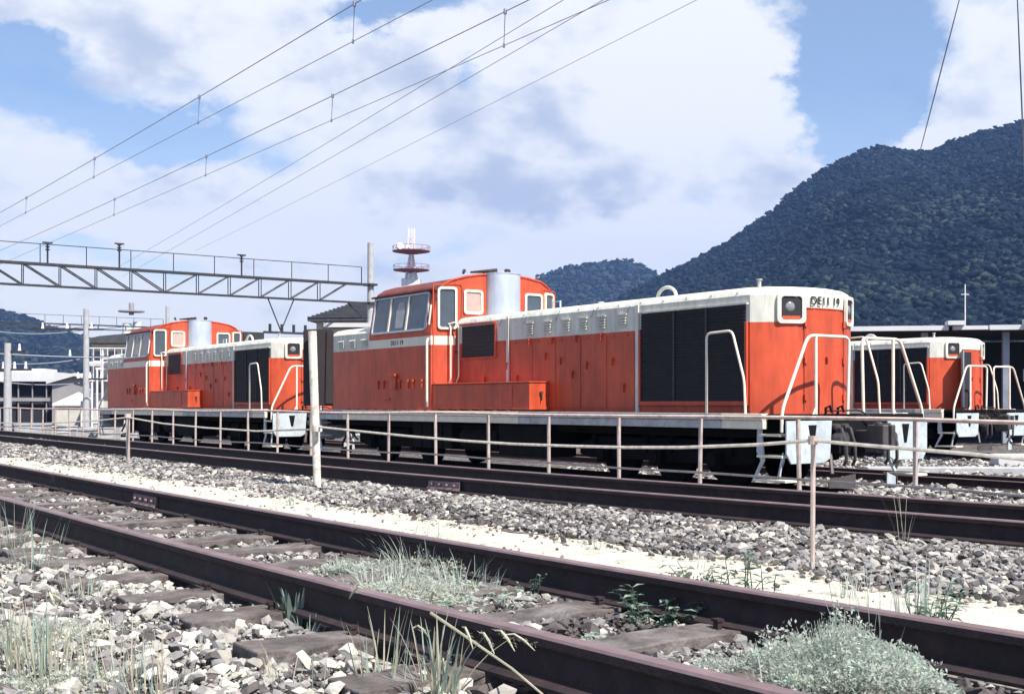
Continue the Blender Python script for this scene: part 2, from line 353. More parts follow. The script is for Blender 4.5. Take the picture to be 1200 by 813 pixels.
# ---------------------------------------------------------------- loose stones
def hull(seed):
    r = np.random.default_rng(seed); p = r.normal(size=(13, 3)); p /= np.linalg.norm(p, axis=1)[:, None]; p *= r.uniform(.8, 1.1, (13, 1))
    bm = bmesh.new(); vs = [bm.verts.new(x) for x in p]; bmesh.ops.convex_hull(bm, input=vs)
    for v in [v for v in bm.verts if not v.link_faces]: bm.verts.remove(v)
    bm.verts.ensure_lookup_table(); bm.verts.index_update()
    V = np.array([v.co[:] for v in bm.verts]); F = np.array([[v.index for v in f.verts] for f in bm.faces]); bm.free(); return V, F
HULLS = [hull(s) for s in range(10)]
def stones_mesh(name, P, S, mats, mi, flat=.62):
    n = len(P); VV = []; FF = []; MM = []; off = 0
    which = rng.integers(0, len(HULLS), n)
    for h, (V, F) in enumerate(HULLS):
        id_ = np.where(which == h)[0]; k = len(id_)
        if not k: continue
        a = rng.uniform(0, 2*np.pi, (k, 3)); ca, sa = np.cos(a), np.sin(a)
        sh = np.stack([rng.uniform(.8, 1.35, k), rng.uniform(.65, 1.0, k), rng.uniform(.45, .8, k)], -1)
        v = V[None]*sh[:, None]*S[id_][:, None, None]
        tilt = rng.uniform(-.5, .5, (k, 2)); c, s_ = np.cos(tilt[:, 0])[:, None], np.sin(tilt[:, 0])[:, None]
        y, z = v[..., 1]*c-v[..., 2]*s_, v[..., 1]*s_+v[..., 2]*c; x = v[..., 0]
        c, s_ = np.cos(tilt[:, 1])[:, None], np.sin(tilt[:, 1])[:, None]; x, z = x*c+z*s_, -x*s_+z*c
        c, s_ = ca[:, 0][:, None], sa[:, 0][:, None]; x, y = x*c-y*s_, x*s_+y*c
        v = np.stack([x, y, z], -1)+P[id_][:, None]
        VV.append(v.reshape(-1, 3)); FF.append((F[None]+off+(np.arange(k)*len(V))[:, None, None]).reshape(-1, 3)); MM.append(np.repeat(mi[id_], len(F))); off += k*len(V)
    VV = np.concatenate(VV); FF = np.concatenate(FF); MM = np.concatenate(MM)
    me = bpy.data.meshes.new(name); me.vertices.add(len(VV)); me.vertices.foreach_set('co', VV.ravel())
    me.loops.add(FF.size); me.loops.foreach_set('vertex_index', FF.ravel().astype(np.int32))
    me.polygons.add(len(FF)); me.polygons.foreach_set('loop_start', np.arange(0, FF.size, 3, dtype=np.int32)); me.polygons.foreach_set('loop_total', np.full(len(FF), 3, np.int32))
    me.polygons.foreach_set('material_index', MM.astype(np.int32)); me.polygons.foreach_set('use_smooth', np.zeros(len(FF), bool)); me.update(calc_edges=True)
    for q in mats: me.materials.append(q)
    o = bpy.data.objects.new(name, me); sc.collection.objects.link(o); return o
SM = [mat('stone_pale', (.50, .47, .41), .95, 0, .2, 20, None, 0, 6, .3, 80, .15), mat('stone_beige', (.36, .335, .30), .95, 0, .2, 20, None, 0, 6, .3, 80, .15),
      mat('stone_grey', (.235, .22, .215), .95, 0, .2, 20, None, 0, 6, .3, 80, .15), mat('stone_brown', (.115, .098, .095), .95, 0, .25, 20, None, 0, 6, .3, 80, .15),
      mat('stone_white', (.64, .61, .54), .95, 0, .12, 20, None, 0, 6, .3, 80, .15)]
def vis(d, t, m=1.12):
    X = d*CT-t*ST; Z = d*ST+t*CT
    return (Z > 1.5) & (np.abs(X/Z) < 600/FPX*m) & ((CAMZ)/np.maximum(Z, .1)*FPX < 345*m*1.05)
def field(d0, d1, t0, t1, dens, smin, smax, zmax=99, zmin=0):
    n = int((d1-d0)*(t1-t0)*dens); d = rng.uniform(d0, d1, n); t = rng.uniform(t0, t1, n); Z = d*ST+t*CT
    k = vis(d, t) & (Z < zmax) & (Z >= zmin); d, t = d[k], t[k]
    return d, t, rng.uniform(smin, smax, len(d))*rng.choice([1, 1, 1, .7, 1.35], len(d))
SLEEP = -3+.3+.66*np.arange(98)
def scatter(name, fields, probs, label, lift=.2, avoid=True, clump=None):
    d = np.concatenate([f[0] for f in fields]); t = np.concatenate([f[1] for f in fields]); s = np.concatenate([f[2] for f in fields])
    if avoid:
        k = np.ones(len(d), bool)
        for f in (NEAR, MAIN):
            for sgn in (-1, 1): k &= np.abs(d-(f(t)+sgn*HG)) > .075
        d, t, s = d[k], t[k], s[k]
    if avoid:
        on = (np.abs(((t-SLEEP[0]+.33) % .66)-.33) < .125) & (np.abs(d-2.65) < 1.12)
        k = ~on | (rng.random(len(d)) < np.where(d < 2.0, .42, .22)); d, t, s = d[k], t[k], s[k]
    z = ground_z(d, t)+wob(d, t)+s*lift+rng.uniform(0, .03, len(d))
    mi = rng.choice(5, len(d), p=probs)
    nz = np.sin(d*2.3+np.sin(t*1.1)*2)*np.cos(t*1.9+d)
    dk = (nz > .25) & (rng.random(len(d)) < .4); mi[dk] = 3
    o = stones_mesh(name, np.stack([d, t, z], -1), s, SM, mi); tag(o, label, 'ballast', kind='stuff'); return o
scatter('ballast', [field(.1, 2.0, 1.2, 12, 620, .016, .037), field(.1, 2.0, 1.2, 9, 1500, .006, .014), field(-1, 2.0, 9, 26, 240, .026, .048)],
        [.24, .27, .24, .20, .05], 'loose pale stones in front of the nearest rail')
scatter('ballast', [field(2.1, 3.3, 1.2, 13, 600, .015, .034), field(2.1, 3.3, 1.2, 9, 1500, .006, .013), field(2.1, 3.3, 13, 40, 260, .022, .044)],
        [.10, .22, .33, .33, .02], 'stones between the two rails of the nearest track', .1)
scatter('ballast', [field(4.84, 6.35, 1.0, 14, 820, .017, .034), field(4.8, 6.3, 14, 32, 380, .022, .044), field(4.8, 6.3, 32, 60, 120, .04, .07)],
        [.12, .30, .36, .21, .01], 'heaped grey beige ballast stones beyond the pale path')
scatter('ballast', [field(6.4, 10.6, 1.0, 14, 230, .025, .042), field(6.4, 10.6, 14, 34, 110, .03, .055)],
        [.26, .34, .26, .08, .06], 'pale ballast between the main line and the pipe fence')
scatter('ballast', [field(15.9, 30, 4, 22, 22, .04, .07), field(11.5, 15.9, 3, 10.6, 22, .04, .07)], [.26, .34, .26, .08, .06], 'stones on the depot ground around the locomotives', .2, False)
scatter('ballast', [field(3.35, 4.8, 1.0, 25, 40, .006, .022), field(4.55, 4.95, 1.0, 25, 150, .010, .028), field(3.3, 3.75, 1.0, 25, 120, .008, .022)], [.3, .3, .2, .2, 0], 'few small stones lying on the pale path', .3, True)

# ---------------------------------------------------------------- tracks
RAILP = [(-.062, 0), (.062, 0), (.062, .012), (.014, .03), (.009, .10), (.012, .112), (.033, .118), (.033, .142), (.026, .150), (-.026, .150), (-.033, .142), (-.033, .118), (-.012, .112), (-.009, .10), (-.014, .03), (-.062, .012)]
def rail_obj(parent, f, off, z0, t0, t1, step):
    ts_ = np.concatenate([np.arange(t0, 26, step), np.geomspace(26, t1, 16)]) if t1 > 30 else np.arange(t0, t1, step)
    m = MB(); k = len(RAILP)
    vs = []; fs = []; ms = []
    for i, t in enumerate(ts_):
        x = float(f(t))+off
        for p in RAILP: vs.append((x+p[0], t, z0+p[1]))
    m.v = vs
    for i in range(len(ts_)-1):
        for q_ in range(k):
            m.f.append((i*k+q_, i*k+(q_+1) % k, (i+1)*k+(q_+1) % k, (i+1)*k+q_)); m.m.append(1 if q_ in (8, 9, 7) else 0)
    return m.build('rail', [M['rail'], M['railtop']], parent)
def track(name, f, z0, t0, t1, pitch, slen, label, stop, sz=.0, jitter=.03, vispart=True):
    name_near = f is NEAR
    root = empty(name, (0, 0, 0), 0, label, 'railway track')
    for s in (-1, 1): rail_obj(root, f, s*HG, z0, t0, t1, .5)
    t = t0+.3; n = 0
    while t < stop and n < 98:
        n += 1; x = float(f(t)); a = random.uniform(-jitter, jitter); L_ = slen/2+random.uniform(-.06, .06); w = .11+random.uniform(-.015, .015)
        sb = MB(); zt = z0+sz+random.uniform(-.006, .004)
        nx = 14; top = []
        for i in range(nx+1):
            xx = -L_+2*L_*i/nx
            dz = random.uniform(-.007, .003); dy = random.uniform(-.006, .006)
            top.append([(x+xx, t+a*xx-w+dy, zt+dz), (x+xx, t+a*xx-w*.3, zt+dz-random.uniform(-.002, .006)), (x+xx, t+a*xx+w*.4, zt+dz*.5), (x+xx, t+a*xx+w+dy, zt+dz), (x+xx, t+a*xx+w, zt-.13), (x+xx, t+a*xx-w, zt-.13)])
        vs = [p for r_ in top for p in r_]; fs = []
        for i in range(nx):
            for q_ in range(6): fs.append((i*6+q_, i*6+(q_+1) % 6, (i+1)*6+(q_+1) % 6, (i+1)*6+q_))
        fs += [tuple(range(6)), tuple(range(nx*6, nx*6+6))]
        sb.add(vs, fs); so_ = sb.build('sleeper', M['wood'], root, .006)
        if t < 14 and vispart:
            sp = MB()
            for s in (-1, 1):
                for o in (-.085, .08):
                    xx = x+s*HG+o; sp.box(xx-.011, xx+.011, t-.012, t+.012, zt-.02, zt+.025); sp.box(xx-.017, xx+.017, t-.017, t+.017, zt+.02, zt+.030)
            build_each(sp, 'rail_spike', M['rail'], so_)
        t += pitch+(0 if name_near else random.uniform(-.06, .06))
    return root
nearT = track('railway_track', NEAR, .02, -3, 130, .66, 2.15, 'rusty weed grown track nearest to the camera', 62, .008)
mainT = track('railway_track', MAIN, 0.0, -3, 300, .68, 2.1, 'dark double railed main line between pale path and pipe fence', 44, -.055)
# rail joint plates on the near track
def joint(root, f, off, t, z0):
    m = MB(); x = float(f(t))+off
    for s in (-1, 1):
        m.prism([(.014, .03), (.05, .022), (.05, .03), (.028, .05), (.026, .10), (.014, .112)], (x, t-.28, z0), (s, 0, 0), (0, 0, 1), (0, .56, 0))
        for k in range(4): m.cyl((x+s*.036, t-.2+.133*k, z0+.07), (1, 0, 0), .014, .03, 8)
    build_each(m, 'joint_plate', M['railtop'], root)
joint(nearT, NEAR, HG, 9.6, .02); joint(nearT, NEAR, HG, -.2, .02); joint(mainT, MAIN, -HG, 10.0, 0)
CX = 14.38
LZ = -.45
def straight(c): return lambda t: np.asarray(t, float)*0+c
track('railway_track', straight(CX), LZ-.15, -4, 130, .7, 2.2, 'track the two big red locomotives stand on', 50, -.02, .02, False)
track('railway_track', straight(19.2), LZ-.15, -4, 130, .7, 2.2, 'empty track just behind the big locomotives', 45, -.02, .02, False)
track('railway_track', straight(28.45), LZ-.15, -4, 130, .7, 2.2, 'track under the distant locomotive at the right', 45, -.02, .02, False)

# ---------------------------------------------------------------- locomotive
HW, CWD = 1.11, 1.58
def make_loco():
    root = empty('diesel_locomotive', (0, 0, 0))
    # --- underframe, deck and sill
    m = MB(); m.box(-1.2, 1.2, -.95, 13.8, .80, 1.10); m.box(-1.54, 1.54, -1.04, 13.9, 1.08, 1.15); m.build('underframe', M['black'], root, .01)
    for s in (-1, 1):
        m = MB(); x = s*1.565
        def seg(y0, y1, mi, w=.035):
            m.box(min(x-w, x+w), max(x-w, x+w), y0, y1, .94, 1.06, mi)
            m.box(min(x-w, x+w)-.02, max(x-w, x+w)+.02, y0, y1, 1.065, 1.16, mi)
        seg(-.69, .12, 0, .045); seg(.123, 5.3, 1); seg(5.303, 12.2, 0, .04); seg(12.203, 13.6, 1)  # sunlit ends and long cast shadow painted as cream and grey segments
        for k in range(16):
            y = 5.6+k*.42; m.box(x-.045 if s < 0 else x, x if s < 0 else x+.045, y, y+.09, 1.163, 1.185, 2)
        m.build('side_sill', [M['sill_sunlit'], M['sill_shaded_dirty'], M['roofred']], root, .008)
    # --- long hood
    def outline(o, yend):
        xs = [-1, -.985, -.93, -.84, -.7, -.5, -.25, 0, .25, .5, .7, .84, .93, .985, 1]
        pts = [(-(HW-o), yend), (-(HW-o), 2.6), (-(HW-o), .12)]
        for u in xs:
            y = -.50*(1-abs(u)**2.6)+.04
            pts.append((u*(HW-o), y+o*.9))
        pts += [((HW-o), .12), ((HW-o), 2.6), ((HW-o), yend)]
        return pts
    lv = [(0, 1.15), (0, 2.51), (0, 2.73), (-.012, 2.90), (-.012, 2.915), (.0, 2.93), (.03, 2.985), (.085, 3.025), (.20, 3.05), (.5, 3.075), (.85, 3.085)]
    m = MB(); rows = [outline(o, 8.1) for (o, z) in lv]; k = len(rows[0])
    m.v = [(p[0], p[1], lv[i][1]) for i, r_ in enumerate(rows) for p in r_]
    for i in range(len(lv)-1):
        for q_ in range(k-1):
            xm = (rows[i][q_][0]+rows[i][q_+1][0])/2; ym = (rows[i][q_][1]+rows[i][q_+1][1])/2
            red = i == 0 or (i == 1 and ym < -.1 and abs(xm) < .46)
            m.f.append((i*k+q_, i*k+q_+1, (i+1)*k+q_+1, (i+1)*k+q_)); m.m.append(0 if red else 1)
    m.f.append(tuple(range((len(lv)-1)*k, len(lv)*k))); m.m.append(1)
    hood = m.build('long_hood', [M['red'], M['white']], root, 0, True)
    # nose lid seams, door outline and hinges
    def nose_y(x): u = abs(x)/HW; return -.50*(1-min(1, u)**2.6)+.04
    m = MB()
    for x in (-.44, .44):
        m.tube([(x, nose_y(x)-.004, 1.2), (x, nose_y(x)-.004, 2.72)], .007, 6)
    m.tube([(x, nose_y(x)-.004, 2.72) for x in np.linspace(-.44, .44, 9)], .007, 6)
    for x in (-.43, .43):
        for z in (1.35, 1.9, 2.45): m.box(x-.03, x+.03, nose_y(x)-.03, nose_y(x), z, z+.09)
    m.box(-.03, .03, nose_y(0)-.05, nose_y(0), 1.95, 2.0); m.build('hood_door', M['red'], hood)
    # red panel detail: side doors seams
    for s in (-1, 1):
        x = s*(HW+.002)
        m = MB()
        def slab(y0, y1, z0, z1, t=.012, mi=0): m.box(min(x, x+s*t), max(x, x+s*t), y0, y1, z0, z1, mi)
        for y in (2.62, 3.35, 4.07, 4.8, 5.52, 6.24): slab(y+.02, y+.68 if y < 6 else y+.5, 1.22, 2.47, .006, 0)
        build_each(m, 'access_door', M['red'], hood, .004)
        m = MB()
        for y, z in ((2.9, 1.5), (3.2, 1.95), (3.9, 1.9), (4.3, 1.75), (4.65, 2.0), (5.3, 1.55), (5.1, 2.1), (6.0, 1.7), (6.3, 1.95), (7.1, 1.7), (3.5, 2.38), (4.2, 2.38), (4.9, 2.38), (5.6, 2.38)):
            slab(y, y+.035, z, z+.11, .035); slab(y-.02, y+.055, z+.09, z+.13, .05)
        for y in np.arange(2.8, 6.4, .36): slab(y, y+.14, 2.43, 2.465, .02)
        build_each(m, 'door_handle', M['red'], hood)
        # white seams
        m = MB(); slab(2.52, 2.60, 1.16, 2.93, .03); slab(6.27, 6.34, 1.7, 2.93, .03); build_each(m, 'seam_strip', M['white'], hood, .005)
        # louvres in the white band
        for y in (2.95, 3.5, 4.0, 4.5, 5.05, 5.6):
            m = MB()
            for j in range(4):
                zz = 2.60+j*.045
                m.prism([(0, 0), (.035, -.012), (.035, -.004), (0, .028)], (x, y-.11, zz), (s, 0, 0), (0, 0, 1), (0, .22, 0))
            m.box(min(x, x+s*.045), max(x, x+s*.045), y-.13, y+.13, 2.785, 2.80)
            m.build('louver', M['white'], hood)
        # hinge rods sloping over the band
        m = MB()
        for y in (2.75, 3.7, 4.7, 5.7, 6.5): m.tube([(x+s*.01, y, 2.93), (x+s*.02, y+.1, 2.80)], .012, 6)
        for y in np.arange(.3, 8, .55): m.cyl((x-s*.02, y, 2.955), (s, 0, .3), .014, .05, 6)
        build_each(m, 'roof_bolt', M['sill_shaded_dirty'], hood)
        # cab end opening (dark screen)
        m = MB(); slab(6.75, 7.93, 2.22, 2.86, .006); m.build('intake_screen', M['grille'], hood)
        m = MB(); slab(6.70, 6.75, 2.2, 2.88, .03); slab(6.75, 7.95, 2.19, 2.22, .03); slab(6.75, 7.95, 2.86, 2.89, .05)
        for zz in np.arange(2.3, 2.85, .075): slab(6.76, 7.92, zz, zz+.012, .014, 1)
        m.build('screen_frame', [M['red'], M['dark']], hood)
        # radiator grille
        m = MB(); slab(.12, 2.47, 1.34, 2.775, .008, 0)
        for zz in np.arange(1.37, 2.76, .05): m.prism([(0.008, 0), (.03, -.012), (.03, -.007), (.008, .012)], (x, .12, zz), (s, 0, 0), (0, 0, 1), (0, 2.35, 0), 1)
        g = m.build('radiator_grille', [M['grille'], M['grille']], hood)
        m = MB(); slab(.07, .12, 1.27, 2.51, .04); slab(2.47, 2.515, 1.27, 2.51, .04); slab(.12, 2.47, 1.27, 1.34, .04)
        m.build('grille_frame', M['red'], g, .006)
        m = MB(); slab(.06, 2.53, 2.777, 2.80, .05); m.build('rain_strip', M['white'], g)
        m = MB()
        for y in (.92, 1.65): slab(y, y+.035, 1.34, 2.775, .035)
        build_each(m, 'grille_bar', M['dark'], g)
    # corner band panel at the white top, bolts
    m = MB()
    for s in (-1, 1): m.box(min(s*HW, s*(HW+.012)), max(s*HW, s*(HW+.012)), .14, .6 if False else .16, 2.5, 2.92)
    # headlights
    for s in (-1, 1):
        xc = s*.64; sl_ = (nose_y(xc+.12)-nose_y(xc-.12))/.24
        U = Vector((1, sl_, 0)).normalized(); V = Vector((0, 0, 1)); Wn = Vector((U.y, -U.x, 0)).normalized()
        if Wn.y > 0: Wn = -Wn
        o = Vector((xc, nose_y(xc), 2.715))+Wn*-.012
        m = MB(); m.ring(rrect(.45, .46, .07), rrect(.32, .345, .05), o, U, V, Wn*.04)
        h = m.build('headlight', M['white'], root, .004)
        m = MB(); m.prism(rrect(.325, .35, .05), o, U, V, Wn*.018); m.build('lamp_recess', M['grille'], h)
        m = MB()
        for dx, dz, r_ in ((-.02, .02, .075),):
            c = o+U*dx+V*dz; m.tube([c+Wn*.018, c+Wn*.028, c+Wn*.034], r_, 16, 0, r_*.75)
        m.build('lamp', M['lamp'], h, 0, True)
        m = MB(); m.box(-.14, .14, 0, .01, 0, .05); e = m.build('lamp_sill', M['red'], h); e.location = o+U*0+V*-.165+Wn*.02; e.rotation_euler = (0, 0, math.atan2(U.y, U.x))
    # round lid, bolts and fittings on the hood roof
    m = MB(); m.tube([(-.8+.0, 2.2+.22*math.cos(a), 3.05+.16*math.sin(a)) for a in np.linspace(0, math.pi, 12)], .03, 8)
    m.build('lifting_eye', M['white'], root, 0, True)
    m = MB(); m.cyl((-.85, .1, 3.10), (0, 0, 1), .03, .12, 10); m.cyl((-.85, .1, 3.16), (0, 0, 1), .045, .02, 10); m.build('vent_cap', M['sill_shaded_dirty'], root)
    m = MB(); m.box(.3, .6, 5.9, 6.2, 3.06, 3.2); m.tube([(.2, 6.4, 3.05), (.2, 6.4, 3.32), (.2, 6.65, 3.32), (.2, 6.65, 3.05)], .02, 6); m.cyl((.5, 5.5, 3.16), (0, 0, 1), .06, .2, 12)
    build_each(m, 'roof_fitting', M['plate'], root)
    # --- side boxes by the cab
    for s in (-1, 1):
        m = MB(); x0, x1 = sorted((s*1.55, s*1.10))
        m.box(x0, x1, 5.02, 8.4, 1.19, 1.68); m.box(min(s*1.57, s*1.10), max(s*1.57, s*1.10), 5.0, 8.4, 1.683, 1.705)
        bx = m.build('equipment_box', M['red'], root, .01)
        m = MB(); X = s*1.552
        m.box(min(X, X+s*.012), max(X, X+s*.012), 5.55, 8.3, 1.24, 1.64)
        m.build('box_side_panel', M['roofred'] if False else M['red'], bx, .004)
        m = MB(); m.cyl((s*1.3, 5.0, 1.5), (0, 1, 0), .03, .05, 10); m.box(s*1.3-.01, s*1.3+.01, 4.97, 5.0, 1.36, 1.5); m.build('latch', M['dark'], bx)
    # --- cab
    prof = [(-CWD, 2.75), (-1.47, 3.45), (-1.43, 3.60), (-1.36, 3.70), (-1.2, 3.80), (-.95, 3.875), (-.6, 3.935), (-.3, 3.96), (0, 3.97)]
    prof = prof+[(-x, z) for x, z in prof[-2::-1]]
    def cy(x, lean=0): return 8.08+max(0, abs(x)-.95)*.48
    m = MB(); YB = 10.99
    for i in range(len(prof)-1):
        (xa, za), (xb, zb) = prof[i], prof[i+1]
        roof = za > 3.58 and zb > 3.58
        m.add([(xa, cy(xa)+.0, za), (xb, cy(xb), zb), (xb, YB, zb), (xa, YB, za)], [(0, 1, 2, 3)], 1 if roof else 0)
        for yy in (None, YB):
            m.add([(xa, cy(xa) if yy is None else yy, 1.15), (xb, cy(xb) if yy is None else yy, 1.15), (xb, cy(xb) if yy is None else yy, zb), (xa, cy(xa) if yy is None else yy, za)], [(0, 1, 2, 3)], 0)
    for s in (-1, 1): m.add([(s*CWD, cy(CWD), 1.15), (s*CWD, YB, 1.15), (s*CWD, YB, 2.75), (s*CWD, cy(CWD), 2.75)], [(0, 1, 2, 3)], 0)
    cab = m.build('cab', [M['red'], M['roofred']], root)
    bmm = bmesh.new(); bmm.from_mesh(cab.data); bmesh.ops.remove_doubles(bmm, verts=bmm.verts, dist=.0005); bmesh.ops.recalc_face_normals(bmm, faces=bmm.faces); bmm.to_mesh(cab.data); bmm.free()
    # gutters and rim around the roof end
    m = MB(); m.tube([(x, cy(x)-.008, z+.004) for x, z in prof[1:-1]], .022, 6); m.build('roof_rim', M['red'], cab)
    for s in (-1, 1):
        m = MB(); m.box(min(s*1.42, s*1.50), max(s*1.42, s*1.50), 8.36, YB+.05, 3.60, 3.635); m.build('rain_gutter', M['roofred'], cab)
    def windowp(c, U, V, w, h, fw=.045, r_=.06, glass='glass', t=.03, fm='rail_paint'):
        U = Vector(U).normalized(); V = Vector(V).normalized(); Wn = U.cross(V)
        if Wn.dot(Vector((c[0], -3 if c[1] < 9 else 3, 0))) < 0 and abs(Wn.y) > .5: Wn = -Wn
        if abs(Wn.y) <= .5 and Wn.x*c[0] < 0: Wn = -Wn
        c = Vector(c)+Wn*.002
        m = MB(); m.ring(rrect(w, h, r_), rrect(w-2*fw, h-2*fw, max(.02, r_-fw*.5)), c, U, V, Wn*t); fo = m.build('cab_window', M[fm], cab)
        m = MB(); m.prism(rrect(w-2*fw+.004, h-2*fw+.004, max(.02, r_-fw*.5)), c, U, V, Wn*.006); m.build('pane', M[glass], fo)
        return fo, Wn
    # front wall windows
    def fw_at(x, z, off=0): return (x, cy(x)-off, z)
    for s in (-1, 1):
        Ud = (1, .48*s, 0)
        windowp(fw_at(s*1.275, 3.235), Ud, (0, 0, 1), .40, .86, .045, .07, 'glass', .04)
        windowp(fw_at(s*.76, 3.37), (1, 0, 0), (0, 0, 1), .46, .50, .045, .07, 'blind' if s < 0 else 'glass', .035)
    # door on each swept corner
    for s in (-1, 1):
        m = MB(); U = Vector((1, .48*s, 0)).normalized(); Wn = Vector((s*.48, -1, 0)).normalized() if True else None
        o = Vector(fw_at(s*1.27, 0))
        m.ring(rrect(.60, 2.02, .05, 3, 0, 2.72), rrect(.56, 1.98, .04, 3, 0, 2.72), o+Wn*.002, U, (0, 0, 1), Wn*.015)
        m.box(0, .01, 0, .01, 0, .01) if False else None
        dr = m.build('cab_door', M['red'], cab)
        m = MB(); m.cyl(o+Vector((0, 0, 2.35))+U*.2*(-s)+Wn*.03, U, .014, .12, 8); m.build('handle', M['dark'], dr)
    # side windows
    for s in (-1, 1):
        lean = Vector((-s*.11, 0, .70)).normalized(); Wn = Vector((s*.70, 0, .11)).normalized()
        zc = 3.19; xc = s*(CWD-.11*(zc-2.75)/.70)
        c = Vector((xc, 9.73, zc))+Wn*.003
        m = MB(); m.ring(rrect(2.30, .80, .07), rrect(2.22, .72, .05), c, (0, 1, 0), lean, Wn*.03); f0 = m.build('side_window', M['plate'], cab)
        m = MB(); m.prism(rrect(2.224, .724, .05), c, (0, 1, 0), lean, Wn*.006); m.build('pane', M['glass'], f0)
        m = MB(); m.prism([(-.18, -.30), (.14, -.30), (.17, .05), (.10, .24), (-.10, .26), (-.20, .02)], c+Wn*.0065, (0, 1, 0), lean, Wn*.002); m.build('pane_reflection', M['concrete'], f0)  # pale patch on the glass, a painted reflection
        for y in (-.33, .42):
            m = MB(); m.box(-.006, .028, -.026, .026, -.37, .37); b = m.build('window_bar', M['rail_paint'], f0)
            b.matrix_local = Matrix.Translation(c+Vector((0, y, 0))) @ Matrix((Wn, Vector((0, 1, 0)), lean)).transposed().to_4x4()
    # belt stripe
    m = MB()
    for s in (-1, 1):
        x = s*CWD; m.box(min(x, x+s*.005), max(x, x+s*.005), cy(CWD), YB, 2.49, 2.675)
        m.prism([(0, 2.49), (.5, 2.49), (.5, 2.675), (0, 2.675)], (s*CWD, cy(CWD), 0), Vector((-s*1, -.48, 0)).normalized(), (0, 0, 1), Vector((s*.48, -1, 0)).normalized()*.005)
    build_each(m, 'belt_stripe', M['rail_paint'], cab)
    # raised fittings low on the cab side
    for s in (-1, 1):
        m = MB(); x = s*CWD
        def slab(y0, y1, z0, z1, t=.03, mi=0): m.box(min(x, x+s*t), max(x, x+s*t), y0, y1, z0, z1, mi)
        for y in (8.7, 9.05, 9.25, 9.6, 10.3, 10.55): slab(y, y+.03, 1.62, 1.78, .03); slab(y-.02, y+.05, 1.75, 1.80, .05)
        slab(9.75, 9.95, 1.6, 1.9, .05); slab(9.72, 9.98, 1.88, 1.93, .09)
        slab(10.05, 10.4, 1.38, 1.42, .03); build_each(m, 'side_fitting', M['red'], cab, .005)
    # back wall of cab windows
    for x in (-1.05, -.35, .35, 1.05): windowp((x, YB, 3.36), (1, 0, 0), (0, 0, 1), .5, .5, .04, .06)
    # exhaust duct
    m = MB(); pl = [(-.44, .06)]+[(-.06+.38*math.cos(a), -.02-.30*math.sin(a)) for a in np.linspace(math.pi, 0, 13)]+[(.32, .06)]
    m.prism(pl, (0, 8.03, 3.0), (1, 0, 0), (0, 1, 0), (0, 0, .97)); du = m.build('exhaust_duct', M['duct'], root, 0, True)
    m = MB(); m.prism([(p[0]*1.02+.005, p[1]*1.04) for p in pl], (0, 8.03, 3.965), (1, 0, 0), (0, 1, 0), (0, 0, .02)); m.build('duct_lid', M['duct'], du)
    # horns and beacon
    m = MB(); m.tube([(-.55, 8.5, 4.03), (-.35, 8.3, 4.04), (-.15, 8.1, 4.05)], .02, 8, 0, .05); m.cyl((-.35, 8.3, 3.99), (0, 0, 1), .015, .12, 6); m.tube([(-.6, 8.7, 4.02), (-.7, 8.5, 4.05)], .02, 8, 0, .04)
    build_each(m, 'horn', M['dark'], root)
    m = MB(); m.cyl((.25, 8.35, 4.0), (0, 0, 1), .035, .12, 8); m.cyl((.25, 8.3, 4.08), (0, 1, .2), .05, .1, 10); m.build('roof_lamp', M['dark'], root)
    # --- short hood
    m = MB(); yy0, yy1 = 10.99, 13.0
    lv2 = [(0, 1.15), (0, 2.49), (.0, 2.70), (-.012, 2.86), (.05, 2.92), (.15, 2.98), (.35, 3.02), (.8, 3.05)]
    def out2(o): w = CWD-.03-o; return [(-w, yy0), (-w, yy1-.15), (-w+.05, yy1-.05), (-w+.2, yy1-o*.5), (0, yy1+.1-o*.5), (w-.2, yy1-o*.5), (w-.05, yy1-.05), (w, yy1-.15), (w, yy0)]
    k = 9; m.v = [(p[0], p[1], z) for (o, z) in lv2 for p in out2(o)]
    for i in range(len(lv2)-1):
        for q_ in range(k-1): m.f.append((i*k+q_, i*k+q_+1, (i+1)*k+q_+1, (i+1)*k+q_)); m.m.append(0 if i == 0 else 1)
    m.f.append(tuple(range((len(lv2)-1)*k, len(lv2)*k))); m.m.append(1)
    sh = m.build('short_hood', [M['red'], M['white']], root, 0, True)
    for s in (-1, 1):
        m = MB(); x = s*(CWD-.028)
        for y in (11.25, 11.8, 12.35):
            for j in range(4): m.prism([(0, 0), (.035, -.012), (.035, -.004), (0, .028)], (x, y-.14, 2.58+j*.045), (s, 0, 0), (0, 0, 1), (0, .28, 0))
        m.build('louver', M['white'], sh)
    # --- handrails
    def rail(pts, r_=.019, rad=.09, name='handrail', mt='rail_paint'):
        m = MB(); m.tube(bendpath(pts, rad), r_, 10); return m.build(name, M[mt], root, 0, True)
    for s in (-1, 1):
        X = s*1.50
        o = rail([(X, .55, 1.15), (X, .55, 2.35), (X, .02, 2.37), (X, -.22, 1.65), (X, -.25, 1.15)])
        rail([(s*1.62, 8.46, 1.25), (s*1.66, 8.40, 1.35), (s*1.66, 8.40, 2.55), (s*1.62, 8.42, 2.62)], .026, .04)
        rail([(s*1.60, 8.42, 2.9), (s*1.56, 8.40, 3.3)], .02, .04)
        rail([(s*1.26, cy(1.26)-.02, 1.72), (s*1.26, cy(1.26)-.09, 1.8), (s*1.26, cy(1.26)-.09, 2.86), (s*1.26, cy(1.26)-.02, 2.92)], .017, .05)
        rail([(s*1.13, cy(1.13)-.02, 1.70), (s*1.15, cy(1.13)-.16, 1.85), (s*1.15, cy(1.13)-.16, 2.84), (s*1.2, cy(1.13)-.10, 2.95), (s*1.28, cy(1.26)-.05, 2.90)], .017, .06)
